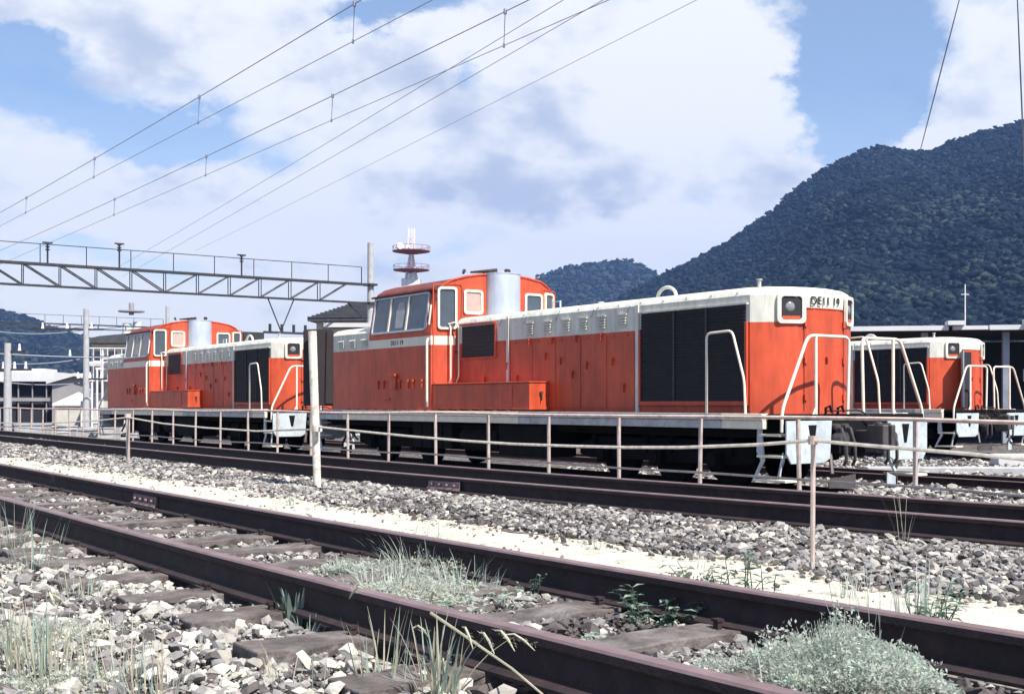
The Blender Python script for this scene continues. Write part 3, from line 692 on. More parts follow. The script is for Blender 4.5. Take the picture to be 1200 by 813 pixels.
        # end handrail: slanted outer leg, top bar, inner leg with a mid post
        for (ye, dy) in ((-1.0, 1), (13.86, -1)):
            r1 = rail([(s*1.56, ye, .9), (s*1.56, ye, 1.2), (s*1.02, ye, 2.27), (s*.14, ye, 2.27), (s*.18, ye, 1.05)], .024, .12)
            m = MB(); m.tube([(s*.86, ye, 2.26), (s*.86, ye, 1.12)], .024, 10); m.tube([(s*.86, ye, 1.25), (s*.95, ye, 1.08)], .016, 8); m.build('handrail_post', M['rail_paint'], r1, 0, True)
            # pale side plate below, with a notch
            m = MB(); m.prism([(1.56, 1.06), (.62, 1.06), (.66, .52), (.78, .46), (1.46, .46), (1.56, .60)], (0, ye-dy*.075-.015, 0), (s, 0, 0), (0, 0, 1), (0, .03, 0))
            pl_ = m.build('guard_plate', M['plate'], root, .006)
            m = MB(); m.prism([(.95, 1.0), (1.12, 1.0), (1.06, .72), (1.0, .72)], (0, ye-dy*.092, 0), (s, 0, 0), (0, 0, 1), (0, -dy*.004, 0)); m.build('plate_notch', M['black'], pl_)
            # corner steps
            m = MB(); y0, y1 = sorted((ye+.02*dy, ye+.42*dy))
            X0, X1 = sorted((s*1.56, s*1.28))
            st = None
            for z, ex in ((.84, 0), (.54, .04), (.20, .10)):
                m = MB(); m.box(X0-.02 if s < 0 else X0, X1 if s < 0 else X1+.02, y0-ex, y1+ex, z, z+.035)
                st = m.build('step', M['sill_sunlit'], root, .005)
            m = MB(); ya = ye+.45*dy
            m.prism([(ya, 1.06), (ya+.02*dy, .62), (ya-.06*dy, .5), (ya+.12*dy, .18), (ya+.09*dy, .18), (ya-.12*dy, .5), (ya-.05*dy, 1.06)], (s*1.57, 0, 0), (0, 1, 0), (0, 0, 1), (-s*.03, 0, 0))
            m.prism([(ye, .62), (ye-.02*dy, .5), (ye+.02*dy, .5), (ye+.12*dy, .18), (ye+.07*dy, .18)], (s*1.55, 0, 0), (0, 1, 0), (0, 0, 1), (-s*.03, 0, 0))
            build_each(m, 'step_hanger', M['plate'], st)
    # --- end beams, couplers, hoses
    for (ye, dy) in ((-1.04, -1), (13.9, 1)):
        m = MB(); y0, y1 = sorted((ye+.01*dy, ye-.12*dy)); m.box(-.60, .60, y0, y1, .58, 1.07)
        eb = m.build('end_beam', M['black'], root, .01)
        m = MB(); cyy = ye+.05*dy
        m.box(-.12, .12, *sorted((cyy, cyy+.25*dy)), .72, .92)
        m.prism([(-.16, 0), (.16, 0), (.18, .16), (.10, .30), (.02, .30), (.0, .17), (-.06, .17), (-.10, .34), (-.18, .30)], (0, cyy+.24*dy, .64), (1, 0, 0), (0, dy, 0), (0, 0, .36))
        m.cyl((-.12, cyy+.42*dy, .82), (0, 0, 1), .05, .44, 10)
        m.build('coupler', M['gunmetal'], root, .015)
        m = MB()
        for x in (-.55, -.36, .38, .58):
            m.tube([(x, ye+.02*dy, .98), (x, ye+.16*dy, .95), (x+.03, ye+.22*dy, .72), (x+.06, ye+.2*dy, .5), (x+.1, ye+.12*dy, .42)], .025, 8)
            m.cyl((x, ye+.06*dy, .97), (0, 1, 0), .05, .1, 10)
        build_each(m, 'brake_hose', M['gunmetal'], eb, 0, True)
        m = MB()
        for x in (-.52, .56): m.cyl((x, ye+.12*dy, .80), (0, 1, 0), .10, .16, 14)
        build_each(m, 'jumper_socket', M['gunmetal'], eb, 0, True)
        for xa in (-.72, -.46):
            m = MB(); m.tube([(xa, ye+.02*dy, 1.1), (xa, ye+.02*dy, 1.24), (xa+.05, ye+.05*dy, 1.27), (xa+.09, ye+.05*dy, 1.18)], .02, 8); m.build('uncoupling_lever', M['black'], eb, 0, True)
        m = MB(); m.tube(bendpath([(-.72, ye+.04*dy, 1.2), (-.3, ye+.05*dy, 1.2), (-.05, ye+.06*dy, 1.22), (.2, ye+.1*dy, 1.08)], .1), .014, 6); m.build('uncoupling_rod', M['rail'], eb, 0, True)
        # snow plough blades
        for s in (-1, 1):
            m = MB(); m.prism([(0, .10), (.42, .10), (.42, .22), (0, .30)], (s*.35, ye+.25*dy, 0), (s*.93, -dy*.36, 0), (0, 0, 1), (0, .02, 0)); m.tube([(s*.6, ye, .6), (s*.7, ye+.12*dy, .3)], .03, 6)
            build_each(m, 'rail_guard', M['gunmetal'] if s < 0 else M['plate'], eb)
    # --- bogies
    for (yc, ax) in ((2.2, (-1.35, 0, 1.35)), (10.9, (-.95, .95))):
        m = MB(); L_ = ax[-1]+.75
        for s in (-1, 1):
            x0, x1 = sorted((s*.82, s*.96)); m.prism([(-L_, .62), (-L_, .42), (-L_+.3, .36), (L_-.3, .36), (L_, .42), (L_, .62), (L_-.5, .74), (-L_+.5, .74)], (s*.84, yc, 0), (0, 1, 0), (0, 0, 1), (s*.12, 0, 0))
            for a in ax:
                m.box(min(s*.96, s*1.08), max(s*.96, s*1.08), yc+a-.14, yc+a+.14, .30, .56)
                m.cyl((s*1.08, yc+a, .43), (1, 0, 0), .11, .08, 12)
                for q_ in (-.3, .3): m.tube([(s*.98, yc+a+q_, .5), (s*.98, yc+a+q_, .78)], .06, 8)
        m.box(-.8, .8, yc-.3, yc+.3, .5, .8)
        bg = m.build('bogie', M['black'], root, .01)
        for a in ax:
            m = MB()
            for s in (-1, 1): m.cyl((s*.60, yc+a, .43), (1, 0, 0), .43, .12, 28); m.cyl((s*.54, yc+a, .43), (1, 0, 0), .46, .025, 28)
            m.cyl((0, yc+a, .43), (1, 0, 0), .08, 1.2, 12); m.build('wheelset', M['black'], bg, 0, True)
    for s in (-1, 1):
        m = MB()
        m.box(*sorted((s*.8, s*1.48)), 4.6, 6.1, .35, .93); m.cyl((s*1.2, 6.9, .62), (0, 1, 0), .24, 1.3, 18); m.build('air_reservoir', M['black'], root, .02)
        m = MB(); m.box(*sorted((s*.85, s*1.45)), 7.8, 9.3, .40, .93)
        for y in (8.15, 8.55, 8.95): m.box(*sorted((s*1.45, s*1.47)), y-.02, y+.02, .42, .9)
        m.build('battery_box', M['black'], root, .02)
        m = MB(); m.tube([(s*1.3, 3.9, .86), (s*1.3, 9.6, .86)], .03, 6); m.tube([(s*1.36, .3, .9), (s*1.36, 4.4, .9)], .02, 6); build_each(m, 'air_pipe', M['black'], root)
    return root
def text_mesh(body, size, mtl, parent, loc, rot, extr=.002, sx=1, bend=None):
    c = bpy.data.curves.new('t', 'FONT'); c.body = body; c.size = size; c.extrude = extr; c.align_x = 'CENTER'; c.align_y = 'CENTER'; c.space_character = 1.12; c.offset = size*.012
    o = bpy.data.objects.new('t', c); sc.collection.objects.link(o); dg = bpy.context.evaluated_depsgraph_get(); dg.update()
    me = bpy.data.meshes.new_from_object(o.evaluated_get(dg)); bpy.data.objects.remove(o)
    if bend:
        for v in me.vertices: v.co.z += bend(v.co.x)
    me.materials.clear(); me.materials.append(mtl)
    t = bpy.data.objects.new('number_lettering', me); sc.collection.objects.link(t); t.parent = parent; t.location = loc; t.rotation_euler = rot; t.scale = (sx, 1, 1); return t
loco = make_loco()
GL = 'red and white diesel locomotives in the depot'
loco2 = copy_tree(loco); loco2.location = (CX, 30.0, LZ)
loco3 = copy_tree(loco); loco3.location = (28.45, 19.9, LZ)
loco.location = (CX, 12.76, LZ)
text_mesh('DE11 19', .175, M['ink'], loco, (-.03, -.484, 2.828), (R(90), 0, 0), .002, .95, lambda x: -.50*(abs(x)/HW)**2.6)
text_mesh('DE11 19', .135, M['ink'], loco, (-CWD-.008, 9.75, 2.582), (R(90), 0, R(-90)))
tag(loco, 'largest red and cream diesel locomotive, number DE11 19 on its nose', 'locomotive', GL)
tag(loco2, 'smaller looking red locomotive behind the leaning white post', 'locomotive', GL)
tag(loco3, 'distant red locomotive under the dark shed roof with its nose door open', 'locomotive', GL)
# the far engine has its grey nose door standing open
m = MB(); m.box(0, .03, -.55, 0, 1.2, 2.68); dd = m.build('open_nose_door', M['concrete'], loco3, .01); dd.location = (-.44, -.43, 0); dd.rotation_euler = (0, 0, R(-50))
dd['label'] = 'grey nose door swung open'
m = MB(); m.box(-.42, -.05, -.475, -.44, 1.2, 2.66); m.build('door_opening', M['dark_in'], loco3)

# ---------------------------------------------------------------- pipe fence
DF = 9.85
f = empty('pipe_fence', (0, 0, 0), 0, 'long rusty pipe fence in front of the locomotives', 'fence')
def ftop(t): return CAMZ-.15+.0*t-.012*max(0, 7.5-t)+.012*math.sin(t*.9)*(1 if t > 14 else .3)
posts = [7.37+1.47*k for k in range(-2, 32)]
m = MB(); m.tube([(DF+.006*math.sin(t*1.9), t, ftop(t)) for t in np.arange(4.4, 54, .5)], .021, 10); m.build('top_rail', M['fence_top'], f, 0, True)
m = MB(); m.tube([(DF-.01, t, ftop(t)-.645+.004*math.sin(t*2)) for t in np.arange(4.4, 54, .5)], .013, 8); m.build('bottom_rail', M['steel_fence'], f, 0, True)
for t in posts:
    m = MB(); lx, ly = random.uniform(-.012, .012), random.uniform(-.02, .02); m.tube([(DF+.035+lx, t+ly, -.35), (DF+.035, t, ftop(t)-.02)], .024, 8); m.build('post', M['steel_fence'], f, 0, True)

# ---------------------------------------------------------------- rope fence with posts
def rope(name, pts, label, r_=.011, mt='rope', cat='rope', sag=None):
    m = MB(); m.tube(pts, r_, 6); o = m.build(name, M[mt], None, 0, True); tag(o, label, cat); return o
pw = wd(372, 572, 5.55); base = Vector((pw.x, pw.y, float(ground_z(pw.x, pw.y))-.05))
postA = empty('marker_post', base, 0, 'tall leaning cream post with peeling paint carrying a brown board', 'post')
top = wd(366, 388, 5.5)-base
m = MB(); m.tube([(0, 0, 0), top*.33+Vector((.004, 0, 0)), top*.66, top], .040, 10, 0, .045); m.build('post_shaft', M['post'], postA, 0, True)
br_ = Matrix.Rotation(-TH+R(8), 3, 'Z')
Ux, Uy = br_ @ Vector((1, 0, 0)), br_ @ Vector((0, 1, 0))
m = MB(); bc = wd(373, 430, 5.58)-base
def bp(u, v, w): return bc+Ux*u+Uy*v+Vector((0, 0, w))
m.prism([(-.155, -.40), (.155, -.40), (.155, .385), (.12, .40), (-.13, .39), (-.155, .38)], bc+Uy*.045, Ux, (0, 0, 1), Uy*.03); m.build('board', M['board'], postA, .006)
m = MB(); m.prism([(.07, -.38), (.155, -.38), (.155, .38), (.085, .38)], bc+Uy*.042, Ux, (0, 0, 1), Uy*-.02); m.build('board_batten', M['board'], postA, .004)
pr = wd(952, 660, 5.0); br = Vector((pr.x, pr.y, float(ground_z(pr.x, pr.y))-.05)); tr = wd(953, 514, 5.0)
m = MB(); m.tube([br, tr], .013, 8); m.tube([tr+Vector((0, 0, -.03)), tr+Vector((0, 0, .015))], .026, 8); rp_ = m.build('rope_stake', M['steel_fence'], None, 0, True); tag(rp_, 'thin rusty stake in the ballast with rope tied at its top', 'stake')
pl_ = wd(150, 543, 5.7); bl = Vector((pl_.x, pl_.y, -.05)); tl = wd(150, 487, 5.7)
m = MB(); m.tube([bl, tl], .030, 8); m.tube([tl+Vector((0, 0, -.03)), tl+Vector((0, 0, .03))], .05, 8); rs = m.build('rope_stake', M['steel_fence'], None, 0, True); tag(rs, 'short stake at the left holding the rope before the far locomotive', 'stake')
def sagline(pts_px):
    P = [wd(*p) for p in pts_px]; out = []
    for i in range(len(P)-1):
        for k in range(6): out.append(P[i].lerp(P[i+1], k/6))
    out.append(P[-1]); return out
rope('rope', sagline([(373, 500, 5.5), (430, 506, 5.45), (480, 511, 5.4), (540, 516, 5.35), (600, 520, 5.3), (670, 522.5, 5.22), (731, 524, 5.17), (800, 524, 5.1), (884, 521, 5.05), (952, 516, 5.0)]), 'pale rope sagging from the leaning cream post to the thin stake')
rope('rope', sagline([(953, 516, 5.0), (1020, 522, 4.95), (1080, 527, 4.9), (1140, 532, 4.86), (1200, 538, 4.82), (1300, 546, 4.75)]), 'pale rope running right from the thin stake out of the picture', .010)
rope('rope', sagline([(150, 489, 5.7), (190, 496, 5.66), (240, 501, 5.62), (300, 505, 5.57), (366, 503, 5.5)]), 'pale rope from the short left stake to the leaning cream post', .011)
rope('rope', sagline([(150, 489, 5.7), (110, 493, 5.75), (50, 496, 5.8), (-30, 495, 5.9)]), 'pale rope running left from the short stake out of the picture', .012)
mpos = base+Vector((0, 0, 0))
kn = MB(); kc = wd(372, 502, 5.5); kn.tube([kc+Vector((0, 0, -.03)), kc+Vector((0, 0, .03))], .05, 10); k_ = kn.build('rope_knot', M['rope'], None, 0, True); k_.parent = postA; k_.location = -base

# ---------------------------------------------------------------- overhead wires
def at_h(x, y, h):   # pixel + height above camera -> world
    Z = h*FPX/(HY-y); return wp(x, y, Z)
def wire(pts, r_, label, n=24, sag=0.0):
    P = []
    for i in range(len(pts)-1):
        for k in range(n): P.append(Vector(pts[i]).lerp(Vector(pts[i+1]), k/n)-Vector((0, 0, sag*4*(k/n)*(1-k/n))))
    P.append(Vector(pts[-1])); return P
def catenary(name, ctr, hc, hm, t0, t1, drops, label, r1=.0062, r2=.0045):
    root = empty(name, (0, 0, 0), 0, label, 'overhead wire')
    tsx = np.linspace(t0, t1, 60)
    m = MB(); m.tube([(ctr(t), t, CAMZ+hc) for t in tsx], r2, 6); m.build('contact_wire', M['wire'], root, 0, True)
    m = MB(); m.tube([(ctr(t)+.02, t, CAMZ+hm(t)) for t in tsx], r1, 6); m.build('messenger_wire', M['wire'], root, 0, True)
    for t in drops:
        m = MB(); m.tube([(ctr(t), t, CAMZ+hc), (ctr(t)+.02, t, CAMZ+hm(t))], .005, 6); m.cyl((ctr(t)+.02, t, CAMZ+hm(t)), (0, 0, 1), .022, .06, 8); m.cyl((ctr(t), t, CAMZ+hc), (0, 0, 1), .014, .05, 8); m.build('dropper', M['wire'], root)
    return root
def tpx(x, d): return FPX*d/(CT*CT*(x-VX))-d*math.tan(TH)
catenary('catenary', lambda t: 6.78+.0015*t, 4.32, lambda t: 4.66+.35*((t-30)/30)**2*(t < 30) if t < 30 else 4.66+.25*((t-30)/40)**2, 1.5, 53, [tpx(x, 6.8) for x in (415, 233, 110, 30)], 'thick dark pair of overhead wires crossing the sky highest at the left')
catenary('catenary', lambda t: 8.3+.012*t if t > 5 else 8.36, 4.36, lambda t: 4.72+.22*((t-25)/25)**2, 1.0, 53, [tpx(x, 8.45) for x in (592, 386, 235, 125)], 'second pair of overhead wires below the thickest pair')
for i, (a, b, r_, lb) in enumerate([((180, 288), (655, 0), .008, 'thin straight wire between the wire pairs, uppermost of three'), ((185, 300), (722, -12), .008, 'thin straight wire between the wire pairs, middle of three'), ((280, 268), (830, -10), .006, 'faint thin wire in the sky, lowest of three')]):
    P = [at_h(*a, 5.2), at_h(*b, 5.2)]
    A, B = P; e = (B-A); P = [A-e*.25, B+e*.4]; r_ = r_*.6
    m = MB(); m.tube(wire(P, r_, '', 20, .05), r_, 6); o = m.build('overhead_wire', M['wire'], None, 0, True); tag(o, lb, 'wire')
for (a, b, za, zb, lb) in [((1132, -30), (1077, 182), 60, 300, 'slanting wire above the right end of the wooded ridge'), ((1191, -30), (1203, 260), 50, 300, 'near vertical wire at the right edge of the picture')]:
    m = MB(); P = [wp(*a, za), wp(*b, zb)]; pts = [wp(a[0]+(b[0]-a[0])*u, a[1]+(b[1]-a[1])*u, 1/((1-u)/za+u/zb)) for u in np.linspace(0, 1, 12)]
    m.tube(pts, .018, 6, 0, .09); o = m.build('overhead_wire', M['wire'], None, 0, True); tag(o, lb, 'wire')

# ---------------------------------------------------------------- gantry
def gantry(y, d0, d1, zt, zb, zh, polez, flip, label, pole_r=.17, npan=None, rr=1.0, sp=1.5, poles=(True, True)):
    root = empty('catenary_gantry', (0, y, 0), 0, label, 'gantry')
    m = MB(); hw = .14
    for yy in (-hw, hw):
        m.box(d0, d1, yy-.045*rr, yy+.045*rr, zt-.05*rr, zt+.05*rr); m.box(d0, d1, yy-.035*rr, yy+.035*rr, zb-.035*rr, zb+.035*rr)
    build_each(m, 'chord', M['gantry'], root)
    m = MB(); xs = np.arange(d0+.4, d1-.2, sp)
    for i in range(len(xs)-1):
        a, b = xs[i], xs[i+1]
        for yy in (-hw, hw):
            m.tube([(a, yy, zt), (a, yy, zb)], .022*rr, 6)
            m.tube([(a, yy, zt), (b, yy, zb)] if (a+b)/2 < flip else [(a, yy, zb), (b, yy, zt)], .028*rr, 6)
        m.tube([(a, -hw, zb), (b, hw, zb)], .018*rr, 5)
    m.build('lattice', M['gantry'], root)
    m = MB(); m.tube([(d0+.3, 0, zh), (d1-.4, 0, zh)], .02*rr, 6)
    for x in np.arange(d0+.3, d1-.3, 1.9): m.tube([(x, 0, zt), (x, 0, zh)], .02*rr, 6)
    m.tube([(d1-.4, 0, zh), (d1-.4, 0, zt)], .025*rr, 6); m.build('guard_rail', M['gantry'], root)
    for k, x in enumerate((d0, d1)):
        if poles[k]:
            m = MB(); m.tube([(x+.1, 0, -.8), (x+.1, 0, polez)], pole_r*1.15, 14, 0, pole_r*.9); p = m.build('concrete_pole', M['concrete'], root, 0, True)
            m = MB(); m.tube([(x-.1, 0, zb-.9), (x-1.2 if k else x+1.2, 0, zb)], .04, 6)
            for z in (zt, zb): m.box(x-.12, x+.32, -.32, .32, z-.05, z+.05)
            build_each(m, 'bracket', M['gantry'], p)
    return root
g1 = gantry(53.1, 9.0, 28.6, CAMZ+5.83, CAMZ+4.93, CAMZ+6.68, CAMZ+7.9, 18.8, 'dark steel lattice gantry spanning the tracks above the far locomotive')
for x, h in ((13.4, .82), (16.4, 1.0), (22.0, .9)):   # insulator stubs on the gantry
    m = MB(); z = CAMZ+5.88; m.tube([(x, 0, z), (x, 0, z+h)], .04, 8)
    for k in range(3): m.cyl((x, 0, z+h-.12*k), (0, 0, 1), .09, .05, 10)
    m.box(x-.2, x+.2, -.04, .04, z+h+.02, z+h+.08); m.build('insulator', M['gantry'], g1)
m = MB(); x0 = 23.6; z = CAMZ+4.9
m.tube([(x0-.3, 0, z), (x0+.35, 0, z-1.5)], .03, 6); m.tube([(x0+1.0, 0, z), (x0+.35, 0, z-1.5)], .03, 6); m.box(x0-.5, x0+2.2, -.1, .1, z-1.62, z-1.52)
for k in range(4): m.cyl((x0-.2+k*.6, 0, z-1.35), (0, 0, 1), .07, .35, 10)
m.box(x0-1.6, x0-.6, -.25, .25, z-2.1, z-1.6); m.box(x0+2.0, x0+2.9, -.25, .25, z-2.1, z-1.45); m.build('switch_bracket', M['gantry'], g1)
# distant gantry on the left
g2 = gantry(135, 24, 47, CAMZ+8.55, CAMZ+8.1, CAMZ+9.5, CAMZ+11, 30, 'thin distant gantry beam before the left hill', .22, None, 1.3, 3.0)

# ---------------------------------------------------------------- hills
def hill(name, ridge, Rr, R0, Rback, amp, mtl, seed, naz=260, nr=150, base=-5):
    r0 = np.random.default_rng(seed)
    xs = [p[0] for p in ridge]; ys = [p[1] for p in ridge]
    az = np.linspace(math.atan2(xs[0]-600, FPX), math.atan2(xs[-1]-600, FPX), naz)
    px = np.tan(az)*FPX+600; yy = np.interp(px, xs, ys); Hr = (HY-yy)/np.hypot(px-600, FPX)*Rr
    rr = np.concatenate([np.linspace(R0, Rr, nr), np.linspace(Rr, Rback, 24)[1:]])
    A, RR = np.meshgrid(az, rr, indexing='ij')
    u = np.clip((RR-R0)/(Rr-R0), 0, 1); fall = np.clip((RR-Rr)/(Rback-Rr), 0, 1)
    gul = 0
    X = A*Rr; 
    for k, (wl, am) in enumerate(((620, .05), (300, .03), (140, .018), (70, .01))):
        ph = r0.uniform(0, 6.28, 4)
        gul = gul+am*np.sin(X/wl*6.28+ph[0]+1.5*np.sin(RR/wl*3.1+ph[1]))*np.sin(RR/wl*2.7/1.6+ph[2]+X/wl)
    Hh = Hr[:, None]*((u**1.05)*(1-fall**1.3))+gul*Hr[:, None]*np.sin(np.pi*np.clip(u, 0, 1))*.9
    # tree canopy lumps
    cell = amp
    lump = np.abs(np.sin(X/cell+np.sin(RR/cell*.8)*1.7)*np.sin(RR/cell*1.13+np.sin(X/cell*.7)*1.4))
    Hh = Hh+(lump*.35+r0.random(Hh.shape)*.9)*amp*.34*np.clip(u*4, 0, 1)
    V = np.stack([RR*np.sin(A+TH), RR*np.cos(A+TH), base*(1-u)+Hh+CAMZ*u], -1)
    n0, n1_ = A.shape; ix = np.arange(n0*n1_).reshape(n0, n1_)
    q_ = np.stack([ix[:-1, :-1], ix[1:, :-1], ix[1:, 1:], ix[:-1, 1:]], -1).reshape(-1, 4)
    me = bpy.data.meshes.new(name); me.from_pydata(V.reshape(-1, 3).tolist(), [], q_.tolist()); me.polygons.foreach_set('use_smooth', [True]*len(me.polygons))
    me.materials.append(mtl); o = bpy.data.objects.new(name, me); sc.collection.objects.link(o); tag(o, None, None, kind='structure'); return o
def hillmat(name, c0, c1, c2, sc_=.035):
    m = bpy.data.materials.new(name); m.use_nodes = True; t = m.node_tree; n = t.nodes; l = t.links; bs = n['Principled BSDF']; bs.inputs['Roughness'].default_value = 1; bs.inputs['Specular IOR Level'].default_value = .05
    co = n.new('ShaderNodeTexCoord'); a = n.new('ShaderNodeTexNoise'); a.inputs['Scale'].default_value = sc_; a.inputs['Detail'].default_value = 9; a.inputs['Roughness'].default_value = .75; l.new(co.outputs['Object'], a.inputs['Vector'])
    rp = n.new('ShaderNodeValToRGB'); l.new(a.outputs['Fac'], rp.inputs[0]); rp.color_ramp.elements[0].position = .36; rp.color_ramp.elements[0].color = (*c0, 1)
    rp.color_ramp.elements[1].position = .68; rp.color_ramp.elements[1].color = (*c2, 1); e = rp.color_ramp.elements.new(.52); e.color = (*c1, 1); l.new(rp.outputs[0], bs.inputs['Base Color'])
    v = n.new('ShaderNodeTexVoronoi'); v.inputs['Scale'].default_value = .12; l.new(co.outputs['Object'], v.inputs['Vector'])
    b = n.new('ShaderNodeBump'); b.inputs['Distance'].default_value = 4; b.inputs['Strength'].default_value = .5; b.invert = True; l.new(v.outputs['Distance'], b.inputs['Height']); l.new(b.outputs[0], bs.inputs['Normal'])
    return m
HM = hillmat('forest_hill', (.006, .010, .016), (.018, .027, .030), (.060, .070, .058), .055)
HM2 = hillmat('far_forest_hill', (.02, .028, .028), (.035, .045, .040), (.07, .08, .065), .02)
hill('hill', [(640, 420), (700, 372), (740, 345), (768, 331), (792, 318), (830, 300), (852, 288), (880, 268), (905, 252), (935, 224), (965, 203), (990, 190), (1010, 180), (1030, 175), (1052, 178), (1075, 181), (1098, 179), (1115, 170), (1135, 162), (1160, 156), (1180, 151), (1200, 145), (1260, 120), (1400, 90), (1600, 160), (1800, 250)], 1500, 520, 2600, 7, HM, 3, 460, 210)
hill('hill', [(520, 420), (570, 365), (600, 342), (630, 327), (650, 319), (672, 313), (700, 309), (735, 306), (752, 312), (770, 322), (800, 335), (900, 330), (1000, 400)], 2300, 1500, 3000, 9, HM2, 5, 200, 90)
hill('hill', [(-400, 300), (-200, 330), (-60, 352), (0, 367), (22, 372), (45, 379), (60, 387), (78, 390), (100, 398), (130, 404), (200, 430), (300, 462)], 2000, 900, 3000, 8, HM, 8, 220, 90)

def crowns(hill_o, n, s0, s1, label, seed, mats, probs):
    r0 = np.random.default_rng(seed); me = hill_o.data; V = np.empty(len(me.vertices)*3); me.vertices.foreach_get('co', V); V = V.reshape(-1, 3)
    X = V[:, 0]*CT-V[:, 1]*ST; Zd = V[:, 0]*ST+V[:, 1]*CT; k = (np.abs(X/np.maximum(Zd, 1)) < .46) & (V[:, 2] > 4); V = V[k]
    P = V[r0.integers(0, len(V), n)]+r0.normal(size=(n, 3))*[3, 3, .6]
    S = r0.uniform(s0, s1, n); P[:, 2] += S*.15
    patch = np.sin(P[:, 0]/90+np.sin(P[:, 1]/70)*2)*np.cos(P[:, 1]/110+P[:, 2]/40)
    mi = r0.choice(len(mats), n, p=probs); mi[(patch > .6) & (r0.random(n) < .3)] = len(mats)-1
    global rng; rng = r0; o = stones_mesh('forest', P, S, mats, mi); o.data.polygons.foreach_set('use_smooth', np.ones(len(o.data.polygons), bool)); tag(o, label, 'forest', kind='stuff'); return o
CM = [mat('crown_dark', (.008, .014, .020), 1, 0, .3, .1, spec=.05), mat('crown_blue', (.013, .023, .030), 1, 0, .3, .1, spec=.05), mat('crown_green', (.022, .036, .034), 1, 0, .3, .1, spec=.05), mat('crown_pale', (.042, .054, .046), 1, 0, .3, .1, spec=.05)]
HL = [o for o in sc.collection.objects if o.name.startswith('hill')]
crowns(HL[0], 80000, 2.0, 4.6, 'dark forest covering the high hill at the right', 31, CM, [.48, .36, .14, .02])
crowns(HL[1], 12000, 4, 7, 'forest on the small far hill behind the cab', 32, CM, [.25, .35, .28, .12])
crowns(HL[2], 12000, 4, 7, 'forest on the hill at the left edge', 33, CM, [.42, .34, .18, .06])
rng = np.random.default_rng(99)

# ---------------------------------------------------------------- background buildings
def site(name, x, y, Z, label, cat, rz=0, group=None):
    p = wp(x, y, Z); return empty(name, (p.x, p.y, p.z), -TH+R(rz), label, cat, group)
def pxm(Z): return FPX/Z
GZ = -.64
def place(name, x, Z, label, cat, rz=0, group=None):
    p = wp(x, HY, Z); return empty(name, (p.x, p.y, GZ), -TH+R(rz), label, cat, group)
def hh(y, Z): return (HY-y)/FPX*Z+CAMZ-GZ   # local height for a photo row
# white roofed open shed at far left
Z = 95; s_ = place('goods_shed', 30, Z, 'long low shed with white roof and dark open side at the left edge', 'shed', 4); u = Z/FPX
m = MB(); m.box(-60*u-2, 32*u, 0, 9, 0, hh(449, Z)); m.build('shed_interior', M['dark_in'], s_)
m = MB(); m.box(-60*u-2.2, 36*u, -.8, 9.3, hh(447, Z), hh(436, Z)); m.box(-35*u, 14*u, 2, 5, hh(436, Z)+.003, hh(431, Z)); m.build('roof', M['white_roof'], s_)
m = MB(); m.box(-60*u, 30*u, -.5, -.35, hh(470, Z), hh(466, Z)); 
for k in range(6): m.box((-55+16*k)*u, (-54+16*k)*u, -.4, -.25, 0, hh(447, Z))
build_each(m, 'shed_post', M['grey_wall'], s_)
Z = 92; s_ = place('gabled_store', 89, Z, 'grey gabled store with white roof edge beside the low shed', 'building', 0); u = Z/FPX
a, b, c = -28*u, 32*u, 0
m = MB(); m.prism([(a, 0), (b, 0), (b, hh(449, Z)), (0, hh(441, Z)), (a, hh(449, Z))], (0, 0, 0), (1, 0, 0), (0, 0, 1), (0, 8, 0)); m.build('wall', M['grey_wall'], s_)
m = MB()
for (x0, z0, x1, z1) in ((a-.3, hh(450, Z), 0, hh(441, Z)), (b+.3, hh(450, Z), 0, hh(441, Z))): m.prism([(x0, z0+.02), (x1, z1+.02), (x1, z1+.25), (x0, z0+.25)], (0, -.4, 0), (1, 0, 0), (0, 0, 1), (0, 8.8, 0))
m.build('roof', M['white_roof'], s_)
Z = 84; s_ = place('small_hut', 88, Z, 'small hut with a pale pyramid roof before the grey gabled store', 'hut', 8); u = Z/FPX
m = MB(); m.box(-23*u, 20*u, 0, 2.4, 0, hh(473, Z)); m.build('wall', M['cream_wall'], s_)
m = MB(); z0, z1 = hh(473, Z)+.003, hh(459, Z); X0, X1 = -25*u, 22*u
m.add([(X0, -.2, z0), (X1, -.2, z0), (X1, 2.6, z0), (X0, 2.6, z0), (0, 1.2, z1), (X0, -.2, z0-.15), (X1, -.2, z0-.15), (X1, 2.6, z0-.15), (X0, 2.6, z0-.15)], [(0, 1, 4), (1, 2, 4), (2, 3, 4), (3, 0, 4), (5, 6, 1, 0), (6, 7, 2, 1), (7, 8, 3, 2), (8, 5, 0, 3), (5, 8, 7, 6)]); m.build('roof', M['white_roof'], s_)
